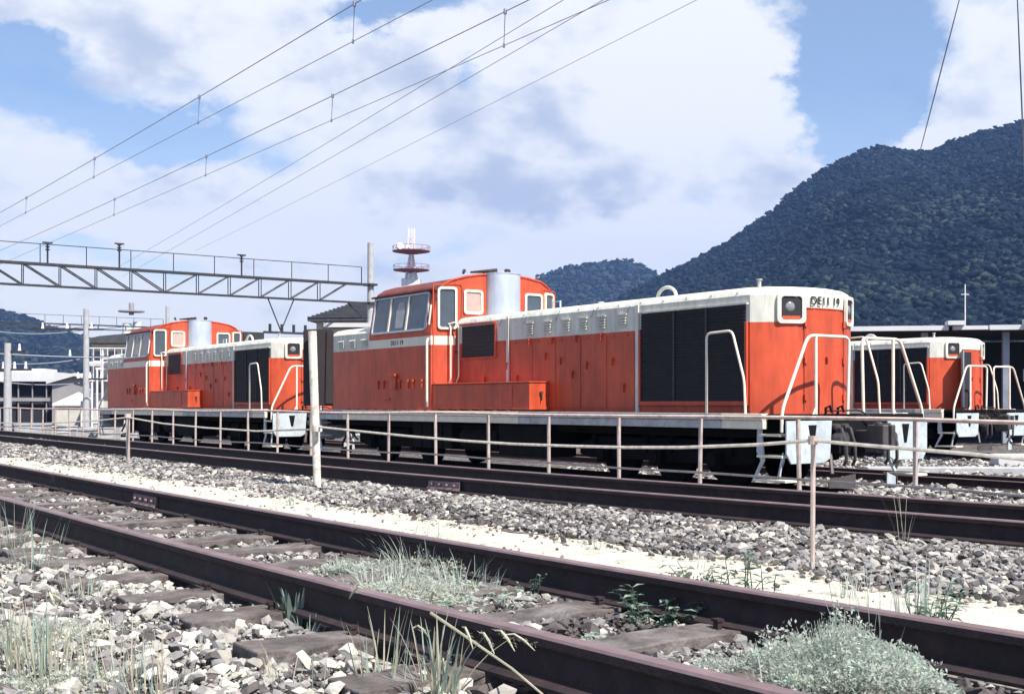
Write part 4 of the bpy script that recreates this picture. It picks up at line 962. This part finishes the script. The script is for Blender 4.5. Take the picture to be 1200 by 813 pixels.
# cream signal box / works building
Z = 78; s_ = place('works_building', 165, Z, 'cream stepped building with dark curved roof behind the far locomotive', 'building', 6); u = Z/FPX
m = MB(); m.box(-58*u, 50*u, .4, 7, 0, hh(403, Z)); w_ = m.build('wall', M['cream_wall'], s_)
for k, (y0, y1) in enumerate(((422, 412), (442, 432), (460, 450))):
    for j in range(6):
        m = MB(); xx = (-54+j*16)*u; m.box(xx, xx+9*u, .34, .398, hh(y0, Z), hh(y1, Z)); wn = m.build('window', M['glass'], w_)
        m = MB(); m.box(xx-1.2*u, xx+10.2*u, .2, .33, hh(y0, Z)-.12, hh(y0, Z)-.02); m.build('sill', M['towerwhite'], wn)
for y in (427, 447): 
    m = MB(); m.box(-60*u, 50*u, -.5, .39, hh(y, Z), hh(y, Z)+.16); m.tube([(-60*u, -.45, hh(y, Z)+1), (50*u, -.45, hh(y, Z)+1)], .04, 6)
    for j in range(14): m.tube([((-60+8*j)*u, -.45, hh(y, Z)), ((-60+8*j)*u, -.45, hh(y, Z)+1)], .025, 5)
    m.build('balcony', M['towerwhite'], w_)
m = MB(); a0 = [(-62*u, hh(402.5, Z)), (-62*u, hh(399, Z)), (-45*u, hh(394.5, Z)), (-10*u, hh(391, Z)), (25*u, hh(393, Z)), (54*u, hh(400, Z)), (54*u, hh(402.5, Z))]
m.prism(a0, (0, -.6, 0), (1, 0, 0), (0, 0, 1), (0, 8.2, 0)); m.build('roof', M['tile'], s_)
m = MB()
for k in range(5): m.tube([((-62+k*7)*u, -1.2-.3*k, 0), ((-62+k*7)*u, -1.2-.3*k, hh(470-12*k, Z))], .07, 6); m.box((-65+k*7)*u, (-57+k*7)*u, -1.8, -.7, hh(470-12*k, Z), hh(470-12*k, Z)+.12)
build_each(m, 'outside_stair', M['towerwhite'], s_)
# white twin tower
Z = 260; s_ = place('water_tower', 154, Z, 'white twin drum tower with ring platform rising above the cream building', 'tower'); u = Z/FPX
m = MB(); m.cyl((-5*u, 0, hh(385, Z)/2), (0, 0, 1), 5.2*u, hh(385, Z)+12*u, 20); m.cyl((5*u, 1, hh(385, Z)/2), (0, 0, 1), 5*u, hh(385, Z)+16*u, 20); build_each(m, 'drum', M['towerwhite'], s_, 0, True, -1)
m = MB(); m.cyl((0, 0, hh(365, Z)), (0, 0, 1), 15*u, 1.4*u, 28); m.cyl((0, 0, hh(362, Z)), (0, 0, 1), 3*u, 14*u, 12); m.build('platform', M['grey_wall'], s_, 0, True)
# red and white telecom tower
Z = 330; s_ = place('radio_tower', 482, Z, 'red and white radio mast with two round platforms above the cab roof', 'mast'); u = Z/FPX
m = MB()
for i in range(12):
    y0, y1 = 330-i*2.6, 330-(i+1)*2.6
    for (sx, sy) in ((-1, -1), (1, -1), (1, 1), (-1, 1)):
        w0 = 7*u*(1-.06*i); w1 = 7*u*(1-.06*(i+1)); m.tube([(sx*w0, sy*w0, hh(y0, Z)), (sx*w1, sy*w1, hh(y1, Z))], .20, 5)
        m.tube([(sx*w0, sy*w0, hh(y0, Z)), (-sy*w1*-1 if False else -sx*w1, sy*w1, hh(y1, Z))], .10, 5)
m.box(-11*u, 11*u, -8*u, 8*u, 0, hh(327, Z)); m.build('lattice_mast', M['towerwhite'], s_)
def disc(y, r_, h_, mt):
    m = MB(); z = hh(y, Z); m.tube([(0, 0, z-h_), (0, 0, z)], r_*.35*u, 24, 0, r_*u); m.tube([(0, 0, z), (0, 0, z+.2)], r_*u, 24)
    o = m.build('platform', M[mt], s_, 0, True)
    m = MB()
    for k in range(14):
        a_ = k/14*6.283; m.tube([(r_*u*math.cos(a_), r_*u*math.sin(a_), z), (r_*u*math.cos(a_), r_*u*math.sin(a_), z+1.4)], .05, 5)
    m.tube([(r_*u*math.cos(k/24*6.283), r_*u*math.sin(k/24*6.283), z+1.4) for k in range(25)], .06, 5); m.build('platform_rail', M['towerred'], o)
disc(295, 22, 2.6*u, 'towerred'); disc(317, 21, 2.2*u, 'towerred')
m = MB()
for i in range(7):
    for (sx, sy) in ((-1, -1), (1, -1), (1, 1), (-1, 1)):
        w0 = 3.6*u; m.tube([(sx*w0, sy*w0, hh(293-i*3.6, Z)), (sx*w0, sy*w0, hh(293-(i+1)*3.6, Z))], .15, 5); m.tube([(sx*w0, sy*w0, hh(293-i*3.6, Z)), (-sx*w0, sy*w0, hh(293-(i+1)*3.6, Z))], .08, 5, 0)
m.build('top_mast', M['towerwhite'], s_)
m = MB(); m.cyl((-13*u, -1, hh(289, Z)), (.3, -1, .1), 4*u, 1.2, 16); m.cyl((-4*u, -1, hh(290, Z)), (-.3, -1, .1), 2.6*u, 1.2, 16); build_each(m, 'dish', M['towerwhite'], s_)
# tiled house behind the gantry pole
Z = 74; s_ = place('tiled_house', 405, Z, 'house with dark tiled hip roof between gantry pole and cab', 'house', -6); u = Z/FPX
m = MB(); m.box(-35*u, 40*u, 0, 7, 0, hh(374, Z)); w_ = m.build('wall', M['cream_wall'], s_)
m = MB(); X0, X1 = -42*u, 46*u; z0, z1 = hh(373, Z), hh(348, Z)
m.add([(X0, -.7, z0), (X1, -.7, z0), (X1, 8, z0), (X0, 8, z0), (-2*u, 3.5, z1), (26*u, 3.5, z1), (X0, -.7, z0-.2), (X1, -.7, z0-.2), (X1, 8, z0-.2), (X0, 8, z0-.2)], [(0, 1, 5, 4), (1, 2, 5), (2, 3, 4, 5), (3, 0, 4), (6, 7, 1, 0), (7, 8, 2, 1), (8, 9, 3, 2), (9, 6, 0, 3), (6, 9, 8, 7)])
for k in range(12): zz = z0+(z1-z0)*k/12; t_ = k/12; m.box(X0+(-2*u-X0)*t_, X1+(26*u-X1)*t_, -.7+4.2*t_-.05, -.7+4.2*t_+.02, zz, zz+.07)
m.build('roof', M['tile'], s_)
for k in range(3):
    m = MB(); xx = (-26+k*22)*u; m.box(xx, xx+11*u, -.06, -.004, hh(396, Z), hh(382, Z)); m.build('window', M['glass'], w_)
Z = 60; s_ = place('low_depot_hut', 412, Z, 'low white depot hut seen over the short hood', 'hut', 0); u = Z/FPX
m = MB(); m.box(-28*u, 34*u, 0, 5, 0, hh(385, Z)); m.build('wall', M['cream_wall'], s_)
m = MB(); m.box(-31*u, 37*u, -.5, 5.4, hh(384, Z), hh(379, Z)); m.build('roof', M['white_roof'], s_)
# right hand engine shed
Z = 44; s_ = place('engine_shed', 1110, Z, 'dark open engine shed with pale gutter at the right edge', 'shed', -10); u = Z/FPX
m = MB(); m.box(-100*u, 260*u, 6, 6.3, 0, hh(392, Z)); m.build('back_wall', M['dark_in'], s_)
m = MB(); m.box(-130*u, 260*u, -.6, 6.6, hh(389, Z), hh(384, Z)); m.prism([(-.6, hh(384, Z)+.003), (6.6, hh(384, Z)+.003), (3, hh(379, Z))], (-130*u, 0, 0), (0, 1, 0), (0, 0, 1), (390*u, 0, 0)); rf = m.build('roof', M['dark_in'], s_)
m = MB(); m.box(-130*u, -3*u, -.85, -.602, hh(388.5, Z), hh(383, Z)); m.box(2*u, 40*u, -.86, -.602, hh(388, Z), hh(383.5, Z)); m.box(42*u, 260*u, -.85, -.602, hh(388.5, Z), hh(383, Z)); m.box(-5*u, 14*u, -1.1, -.4, hh(383, Z)+.003, hh(378, Z)); m.box(80*u, 100*u, -1.1, -.4, hh(383, Z)+.003, hh(377, Z)); build_each(m, 'gutter', M['white_roof'], rf, 0, False, .3)
m = MB()
for xx in (-90, -30, 60, 130, 220): m.box(xx*u, xx*u+.22, -.3, -.08, 0, hh(390, Z))
build_each(m, 'column', M['shed_steel'], s_)
m = MB(); m.box(84*u, 90*u, -.2, .0, hh(447, Z), hh(433, Z)); m.build('white_notice', M['white_roof'], s_)
# dark roof ridge above, mast on the hill foot
Z = 150; s_ = place('hillside_mast', 1131, Z, 'slim white mast standing before the foot of the wooded hill', 'mast'); u = Z/FPX
m = MB(); m.tube([(0, 0, 0), (0, 0, hh(333, Z))], .12, 8, 0, .07); o_ = m.build('mast_tube', M['towerwhite'], s_, 0, True)
m = MB(); m.tube([(-.5, 0, hh(345, Z)), (.5, 0, hh(345, Z))], .05, 6); m.build('cross_arm', M['towerwhite'], s_)
# concrete poles on the left
def pole(x, ytop, Z, r_, label, arms=()):
    s_ = place('concrete_pole', x, Z, label, 'pole', 0, None); m = MB(); m.tube([(0, 0, 0), (0, 0, hh(ytop, Z))], r_, 14, 0, r_*.75); m.build('pole_shaft', M['concrete'], s_, 0, True)
    for y, l0, l1 in arms:
        z = hh(y, Z); m = MB(); m.box(l0, l1, -.06, .06, z-.05, z+.05); a_ = m.build('cross_arm', M['gantry'], s_)
        m = MB()
        for k in range(3):
            xx = l0+(l1-l0)*(k+.5)/3; m.tube([(xx, 0, z+.05), (xx, 0, z+.15), (xx, 0, z+.4)], .09, 8, 0, .05)
        build_each(m, 'insulator', M['towerwhite'], a_)
pole(9, 402, 62, .22, 'stout concrete pole nearest the left edge', ((412, -.9, .9), (433, -.5, 1.2)))
pole(101, 362, 70, .20, 'tall concrete pole beside the grey gabled store', ((386, -3.2, 1), (418, -1.4, 1.4), (444, -.8, 1.2)))
pole(196, 372, 120, .16, 'thin distant pole above the roof of the far cab')
for i, (a, b, lb) in enumerate([((-20, 386), (101, 386), 'dark cable level with the pole top at the left'), ((-20, 413), (260, 414), 'dark cable crossing the left hill'), ((-20, 424), (108, 418), 'sagging cable below the upper hill cable'), ((-20, 444), (108, 447), 'lowest cable before the left buildings')]):
    m = MB(); A, B = wp(*a, 66), wp(*b, 71); m.tube(wire([A, B], 0, '', 16, .25), .035, 6); o = m.build('overhead_wire', M['wire'], None, 0, True); tag(o, lb, 'cable')
# clutter in the far left yard: low concrete kerb, drums
m = MB(); A = wp(-10, 500, 30)
for k in range(14):
    p = wp(5+k*11+random.uniform(-3, 3), 488, 40+k*.6); w = random.uniform(.2, .6); h_ = random.uniform(.3, .75)
    mm = MB(); mm.box(-w, w, -.3, .3, 0, h_); mm.box(-w*1.05, w*1.05, -.33, .33, h_, h_+.05); o = mm.build('concrete_block', M['concrete'], None, .03); o.location = (p.x, p.y, GZ); o.rotation_euler = (0, 0, random.uniform(-.8, .3)); tag(o, 'pale concrete blocks lined up behind the fence at the far left', 'concrete block', 'blocks behind the left end of the fence')
# pale concrete kerb right of the big engine
k0 = wp(1072, 556, 26); kb = MB(); kb.box(0, 3.8, -.25, .25, -.1, .16); o = kb.build('concrete_kerb', M['concrete'], None, .02); o.location = (k0.x-1.0, k0.y+.5, GZ); o.rotation_euler = (0, 0, -TH+R(-4)); tag(o, 'long low pale kerb on the ground right of the big locomotive', 'kerb')
k0 = wp(1165, 550, 29); kb = MB(); kb.box(0, 3.8, -.3, .3, 0, .30); o = kb.build('concrete_slab', M['white_roof'], None, .02); o.location = (k0.x, k0.y, GZ); o.rotation_euler = (0, 0, -TH+R(-4)); tag(o, 'white slab lying beyond the fence at the right edge', 'slab')

# ---------------------------------------------------------------- weeds
def blade(m, base, dirv, L_, w, bend, n=5, mi=0, twist=0):
    p = Vector(base); d = Vector((dirv[0]*.35, dirv[1]*.35, 1)).normalized(); side = Vector((-dirv[1], dirv[0], 0)).normalized()
    if side.length < .1: side = Vector((1, 0, 0))
    vs = []
    for i in range(n+1):
        t = i/n; ww = w*(1-t)**.6*(.5+.9*min(1, t*3)) if i < n else 0.0006
        vs += [p-side*ww/2, p+side*ww/2]
        d = (d+Vector((dirv[0], dirv[1], -.35*t))*bend/n).normalized(); p = p+d*L_/n
    m.add(vs, [(2*i, 2*i+1, 2*i+3, 2*i+2) for i in range(n)], mi); return p
M['mint'] = mat('bleached_weed', (.58, .62, .55), .8, 0, .25, 12, (.62, .60, .46), .5, 14, 0, 60, .2, False, .5)
def tuft(name, loc, nb, L_, w, spread, bend, mats, label, cat='weed', rad=.08, seeds=0, seedL=.12, leafy=False, group=None):
    root = empty(name, loc, 0, label, cat, group); m = MB(); sm = MB()
    for k in range(nb):
        a = random.uniform(0, 6.283); r_ = rad*math.sqrt(random.random()); q_ = random.uniform(.15, 1)*spread
        b = (r_*math.cos(a), r_*math.sin(a), -.02); a2 = a+random.uniform(-.7, .7)
        tip = blade(m, b, (math.cos(a2)*q_, math.sin(a2)*q_), L_*random.uniform(.5, 1.1), w*random.uniform(.6, 1.3), bend*random.uniform(.5, 1.4), 5, 1 if random.random() < .35 and len(mats) > 1 else 0)
        if k < seeds:
            dv = Vector((math.cos(a2)*.9, math.sin(a2)*.9, -.25)).normalized(); c_ = tip
            pts = [c_, c_+dv*seedL*.3+Vector((0, 0, .01)), c_+dv*seedL*.65, c_+dv*seedL+Vector((0, 0, -.02))]
            sm.tube(pts[:3], .002, 6, 0, .004); sm.tube(pts[2:], .004, 6, 0, .001)
            for j in range(30):
                t = random.random(); c2 = c_+dv*seedL*t; v_ = Vector((random.uniform(-1, 1), random.uniform(-1, 1), random.uniform(-1, 1))).normalized()*.016
                sm.add([c2, c2+v_, c2+v_*.6+Vector((.002, .002, 0))], [(0, 1, 2)])
    m.build('grass_blades', mats, root)
    if seeds: sm.build('seed_heads', M['seedhead'], root)
    return root
def leafplant(name, loc, stems, H, leafL, leafw, mats, label, spread=.5, rad=.1, cat='weed', dens=1.0):
    root = empty(name, loc, 0, label, cat); st = MB(); lf = MB()
    for s in range(stems):
        a = random.uniform(0, 6.283); r_ = rad*math.sqrt(random.random()); p = Vector((r_*math.cos(a), r_*math.sin(a), -.02)); d = Vector((math.cos(a)*spread*random.random(), math.sin(a)*spread*random.random(), 1)).normalized()
        pts = [p]; hgt = H*random.uniform(.55, 1.1); n = 7
        for i in range(n):
            d = (d+Vector((random.uniform(-.2, .2), random.uniform(-.2, .2), 0))).normalized(); p = p+d*hgt/n; pts.append(p)
            for k in range(max(1, int(2.4*dens))):
                a2 = random.uniform(0, 6.283); u = Vector((math.cos(a2), math.sin(a2), random.uniform(-.1, .6))).normalized(); sd = u.cross(Vector((0, 0, 1))).normalized(); l_ = leafL*random.uniform(.5, 1.15); w = leafw*random.uniform(.7, 1.2)
                dn = Vector((0, 0, -l_*.25)); mi = 1 if len(mats) > 1 and random.random() < .4 else 0
                lf.add([p, p+u*l_*.45+sd*w/2, p+u*l_+dn, p+u*l_*.45-sd*w/2, p+u*l_*.5+dn*.2-Vector((0, 0, w*.12))], [(0, 1, 4), (1, 2, 4), (2, 3, 4), (3, 0, 4)], mi)
        st.tube(pts, .004, 5, 0, .0015)
    st.build('stems' if stems > 1 else 'stem', mats, root); lf.build('leaves', mats, root); return root
def gp(x, y, h=.85):   # ground point below a photo pixel
    p = wp(x, y, h*FPX/(y-HY)); return (p.x, p.y, float(ground_z(p.x, p.y)))
PW = [M['mint'], M['weed']]; DW = [M['weed_dry'], M['weed']]; GW = [M['weed_dark'], M['weed']]
# mint green bushy mound bottom right
b_ = gp(985, 800)
mound = empty('weed_mound', b_, 0, 'large fluffy pale green weed mound at the bottom right between the rails', 'weed')
def leafcloud(root, n, rx, ry, h, l0, l1, mats, p=.8, lump=.045, stems=200, flat=1.7):
    V = []; F = []; MI = []; st = MB()
    for k in range(n):
        a = random.uniform(0, 6.283); r_ = math.sqrt(random.random()); rl = 1+.18*math.sin(3*a+1)+.12*math.sin(5*a+rx*9); hx = rx*r_*rl*math.cos(a); hy = ry*r_*rl*math.sin(a)
        top = h*max(0, 1-r_**flat)+.015+lump*math.sin(hx*23+1)*math.cos(hy*19)+lump*.5*math.sin(hx*61+hy*43); z = max(0, top)*random.uniform(.3, 1.12)**.7
        u = Vector((random.uniform(-1, 1), random.uniform(-1, 1), random.uniform(-.35, 1))).normalized(); w = u.cross(Vector((random.uniform(-1, 1), random.uniform(-1, 1), random.uniform(-1, 1)))).normalized()
        l_ = random.uniform(l0, l1); ww = l_*random.uniform(.12, .3); c = Vector((hx, hy, z)); o = len(V)
        V += [c, c+u*l_*.5+w*ww, c+u*l_, c+u*l_*.5-w*ww]; F.append((o, o+1, o+2, o+3)); MI.append(0 if random.random() < p else 1)
    m = MB(); m.v = [tuple(v) for v in V]; m.f = F; m.m = MI; m.build('leaves', mats, root)
    for k in range(stems):
        a = random.uniform(0, 6.283); r_ = math.sqrt(random.random()); x1, y1 = rx*.9*r_*math.cos(a), ry*.9*r_*math.sin(a); z1 = h*(1-r_**flat)*random.uniform(.9, 1.25)+.03
        st.tube([(x1*.5, y1*.5, -.02), (x1*.8, y1*.8, z1*.55), (x1, y1, z1)], .0016, 4, 0, .0007)
    st.build('stems', mats[0], root)
leafcloud(mound, 17000, .33, .40, .19, .008, .022, [M['mint'], M['weed']], .85, .035, 700, 1.15)
for (x, y, rx, ry, h_, n_, lb) in [(485, 700, .34, .42, .07, 7000, 'low cloud of bleached weeds between the rails at the centre'), (535, 672, .30, .42, .10, 6500, 'bleached weeds piled against the back rail of the near track'), (430, 672, .22, .40, .05, 3500, 'thin bleached ground cover at the left end of the centre weeds'),
                                   (45, 745, .30, .30, .06, 3200, 'bleached feathery weeds lying on the stones at the left edge'), (75, 800, .26, .22, .05, 2500, 'bleached feathery weeds in the bottom left corner')]:
    q_ = empty('low_weed', gp(x, y), 0, lb, 'weed'); leafcloud(q_, n_, rx, ry, h_, .008, .022, [M['mint'], M['weed_dry']], .7, .02, 160)
q_ = empty('low_weed', gp(820, 722), 0, 'dark leafy weed patch between bare sleeper and back rail', 'weed'); leafcloud(q_, 2600, .20, .26, .12, .012, .032, GW, .65, .03, 90)
tuft('grass_tuft', gp(1030, 770), 40, .36, .004, .7, .8, PW, 'long leaning blades at the back of the fluffy mound', rad=.15)
tuft('grass_tuft', gp(930, 812), 30, .18, .004, .9, .8, PW, 'short blades at the left foot of the fluffy mound', rad=.15)
# pale drift of grass mid left between rails
for i, (x, y, nb, Lh, lb) in enumerate([(455, 690, 130, .26, 'pale wispy grass nearest the near rail between the rails'), (500, 668, 160, .30, 'pale wispy grass drift in the middle of the near track'), (540, 690, 110, .26, 'pale grass right of the wispy drift'), (480, 650, 120, .34, 'tall wispy grass against the back rail of the near track'), (580, 680, 60, .22, 'thin pale grass right end of the grassy drift'), (420, 672, 80, .18, 'low pale grass left end of the grassy drift')]):
    tuft('grass_tuft', gp(x, y), nb, Lh*.8, .005, 1.1, 1.3, [M['mint'], M['weed']], lb, rad=.22, seeds=0)
leafplant('leafy_weed', gp(505, 700), 40, .12, .05, .02, PW, 'low pale leafy cover in the near track left of the bare sleeper', .9, .35)
leafplant('leafy_weed', gp(560, 668), 40, .11, .05, .02, PW, 'low pale leaves in front of the back rail of the near track', .9, .3)
for i, (x, y, n_, lb) in enumerate([(470, 705, 46, 'pale leafy cover along the near rail'), (450, 668, 44, 'pale leafy cover behind the near rail at the left of the drift'), (540, 712, 34, 'pale leafy cover beside the first bare sleeper'), (525, 652, 36, 'pale leafy cover touching the back rail')]):
    leafplant('leafy_weed', gp(x, y), n_, .10, .05, .018, [M['mint'], M['weed']], lb, 1.0, .30)
# broad leaf rosette left
tuft('leaf_rosette', gp(347, 722), 46, .20, .020, .75, .55, [M['weed'], M['weed_dark']], 'broad bladed green rosette leaning on the near rail', rad=.06)
tuft('grass_tuft', gp(362, 735), 24, .10, .007, .9, .7, PW, 'little tuft at the foot of the green rosette', rad=.05)
# foxtail
tuft('foxtail_grass', gp(515, 812), 34, .30, .008, .7, 1.5, DW, 'foxtail grass with drooping seed heads before the near rail', rad=.06, seeds=6, seedL=.09)
tuft('grass_tuft', gp(450, 800), 26, .26, .006, .5, .6, DW, 'dry upright blades left of the foxtail grass', rad=.08, seeds=3, seedL=.07)
m = MB(); A = Vector(gp(500, 760)); st_ = wp(640, 818, 3.3); m.tube([wp(505, 718, 3.75), wp(545, 745, 3.6), wp(600, 783, 3.45), wp(650, 825, 3.3)], .005, 6, 0, .003); o = m.build('dry_stalk', M['weed_dry'], None, 0, True); tag(o, 'long dry stalk leaning across the near rail', 'stalk')
# leafy dark weeds around (840,700)
leafplant('leafy_weed', gp(800, 722), 34, .20, .055, .022, GW, 'dark leafy weeds against the back rail left of the fluffy mound', .8, .22)
leafplant('leafy_weed', gp(855, 718), 26, .27, .055, .020, GW, 'taller dark leafy weed touching the back rail', .6, .15)
leafplant('leafy_weed', gp(770, 730), 16, .12, .04, .018, GW, 'small dark weed at the end of the bare sleeper', .8, .1)
leafplant('leafy_weed', gp(1090, 760), 9, .30, .10, .016, GW, 'upright long leaved weed before the back rail at the right', .35, .05)
tuft('grass_tuft', gp(1075, 740), 30, .34, .007, .5, .7, PW, 'tall green grass right of the fluffy mound', rad=.08)
leafplant('leafy_weed', gp(692, 750), 8, .07, .05, .014, PW, 'tiny green sprout by the near rail', .9, .03)
leafplant('leafy_weed', gp(622, 700), 5, .22, .03, .010, GW, 'slender lone stem beside the back rail', .3, .02)
# left side grasses
for i, (x, y, nb, Lh, lb) in enumerate([(40, 668, 34, .34, 'feathery pale grass in front of the near rail at the far left'), (15, 640, 34, .38, 'feathery grass cut by the left picture edge'), (100, 700, 30, .20, 'thin grass by the ballast left of the first bare sleeper'), (60, 790, 70, .30, 'dry pale grass clump in the bottom left corner'), (20, 770, 60, .30, 'dry grass at the left picture edge'), (130, 800, 36, .24, 'sparse dry stems right of the corner grass'), (185, 810, 26, .22, 'sparse dry stems at the bottom left of centre'), (345, 798, 20, .18, 'few thin blades below the green rosette')]):
    tuft('grass_tuft', gp(x, y), nb, Lh, .0045, .5, .8, DW if i > 2 else [M['weed'], M['weed_dry']], lb, rad=.12, seeds=nb//22 if i in (3, 4) else 0, seedL=.07)
for i, (x, y, Lh, lb) in enumerate([(45, 560, .25, 'weed on the back rail at the far left'), (75, 575, .28, 'weed tuft on the sleepers near the rail joint'), (320, 610, .2, 'weed tuft against the back rail above the rosette'), (270, 690, .12, 'small weed behind the near rail'), (990, 700, .16, 'small weed in the pale path beside the back rail'), (815, 665, .12, 'lone small weed standing on the pale path'), (700, 640, .10, 'small weed on the pale path left of centre'), (340, 590, .14, 'weed at the edge of path and back rail')]):
    tuft('grass_tuft', gp(x, y), 22, Lh, .006, .6, .8, PW, lb, rad=.06)
tuft('grass_tuft', (6.15, float(tpx(1055, 6.1)), -.02), 8, .45, .004, .5, .9, DW, 'thin arching stems in front of the main line rail at the right', rad=.03)
scr = mat('dark_scrub', (.06, .045, .045), .9, 0, .3, 6)
p = gp(520, 600); leafplant('dead_weed', p, 26, .13, .05, .016, [scr, M['weed_dark']], 'dark dead weed patch on the ballast above the pale path', .9, .22)

# bigger stones here and there
bs = []
for (x, y, s) in [(300, 712, .05), (480, 800, .075), (655, 705, .045), (585, 698, .04), (380, 705, .04), (150, 700, .05), (60, 650, .05), (225, 715, .05), (970, 640, .05), (540, 800, .05)]:
    p = gp(x, y); bs.append((p[0], p[1], p[2]+s*.4, s))
bs = np.array(bs); o = stones_mesh('loose_stones', bs[:, :3], bs[:, 3], SM, np.array([0, 4, 0, 1, 4, 0, 4, 0, 1, 0])); tag(o, 'scattered larger pale stones among the foreground ballast', 'stones', kind='stuff')

# ---------------------------------------------------------------- air
hz = MB(); hz.box(-3300, 3400, -3300, 3400, -9, 560); ho = hz.build('haze', [], None); tag(ho, None, None, kind='stuff')
hm_ = bpy.data.materials.new('haze_air'); hm_.use_nodes = True; hn = hm_.node_tree; hn.nodes.clear()
pv = hn.nodes.new('ShaderNodeVolumePrincipled'); oo = hn.nodes.new('ShaderNodeOutputMaterial'); hn.links.new(pv.outputs[0], oo.inputs['Volume'])
pv.inputs['Color'].default_value = (.26, .46, 1.0, 1); pv.inputs['Density'].default_value = HAZE; pv.inputs['Anisotropy'].default_value = .2
ho.data.materials.clear(); ho.data.materials.append(hm_)
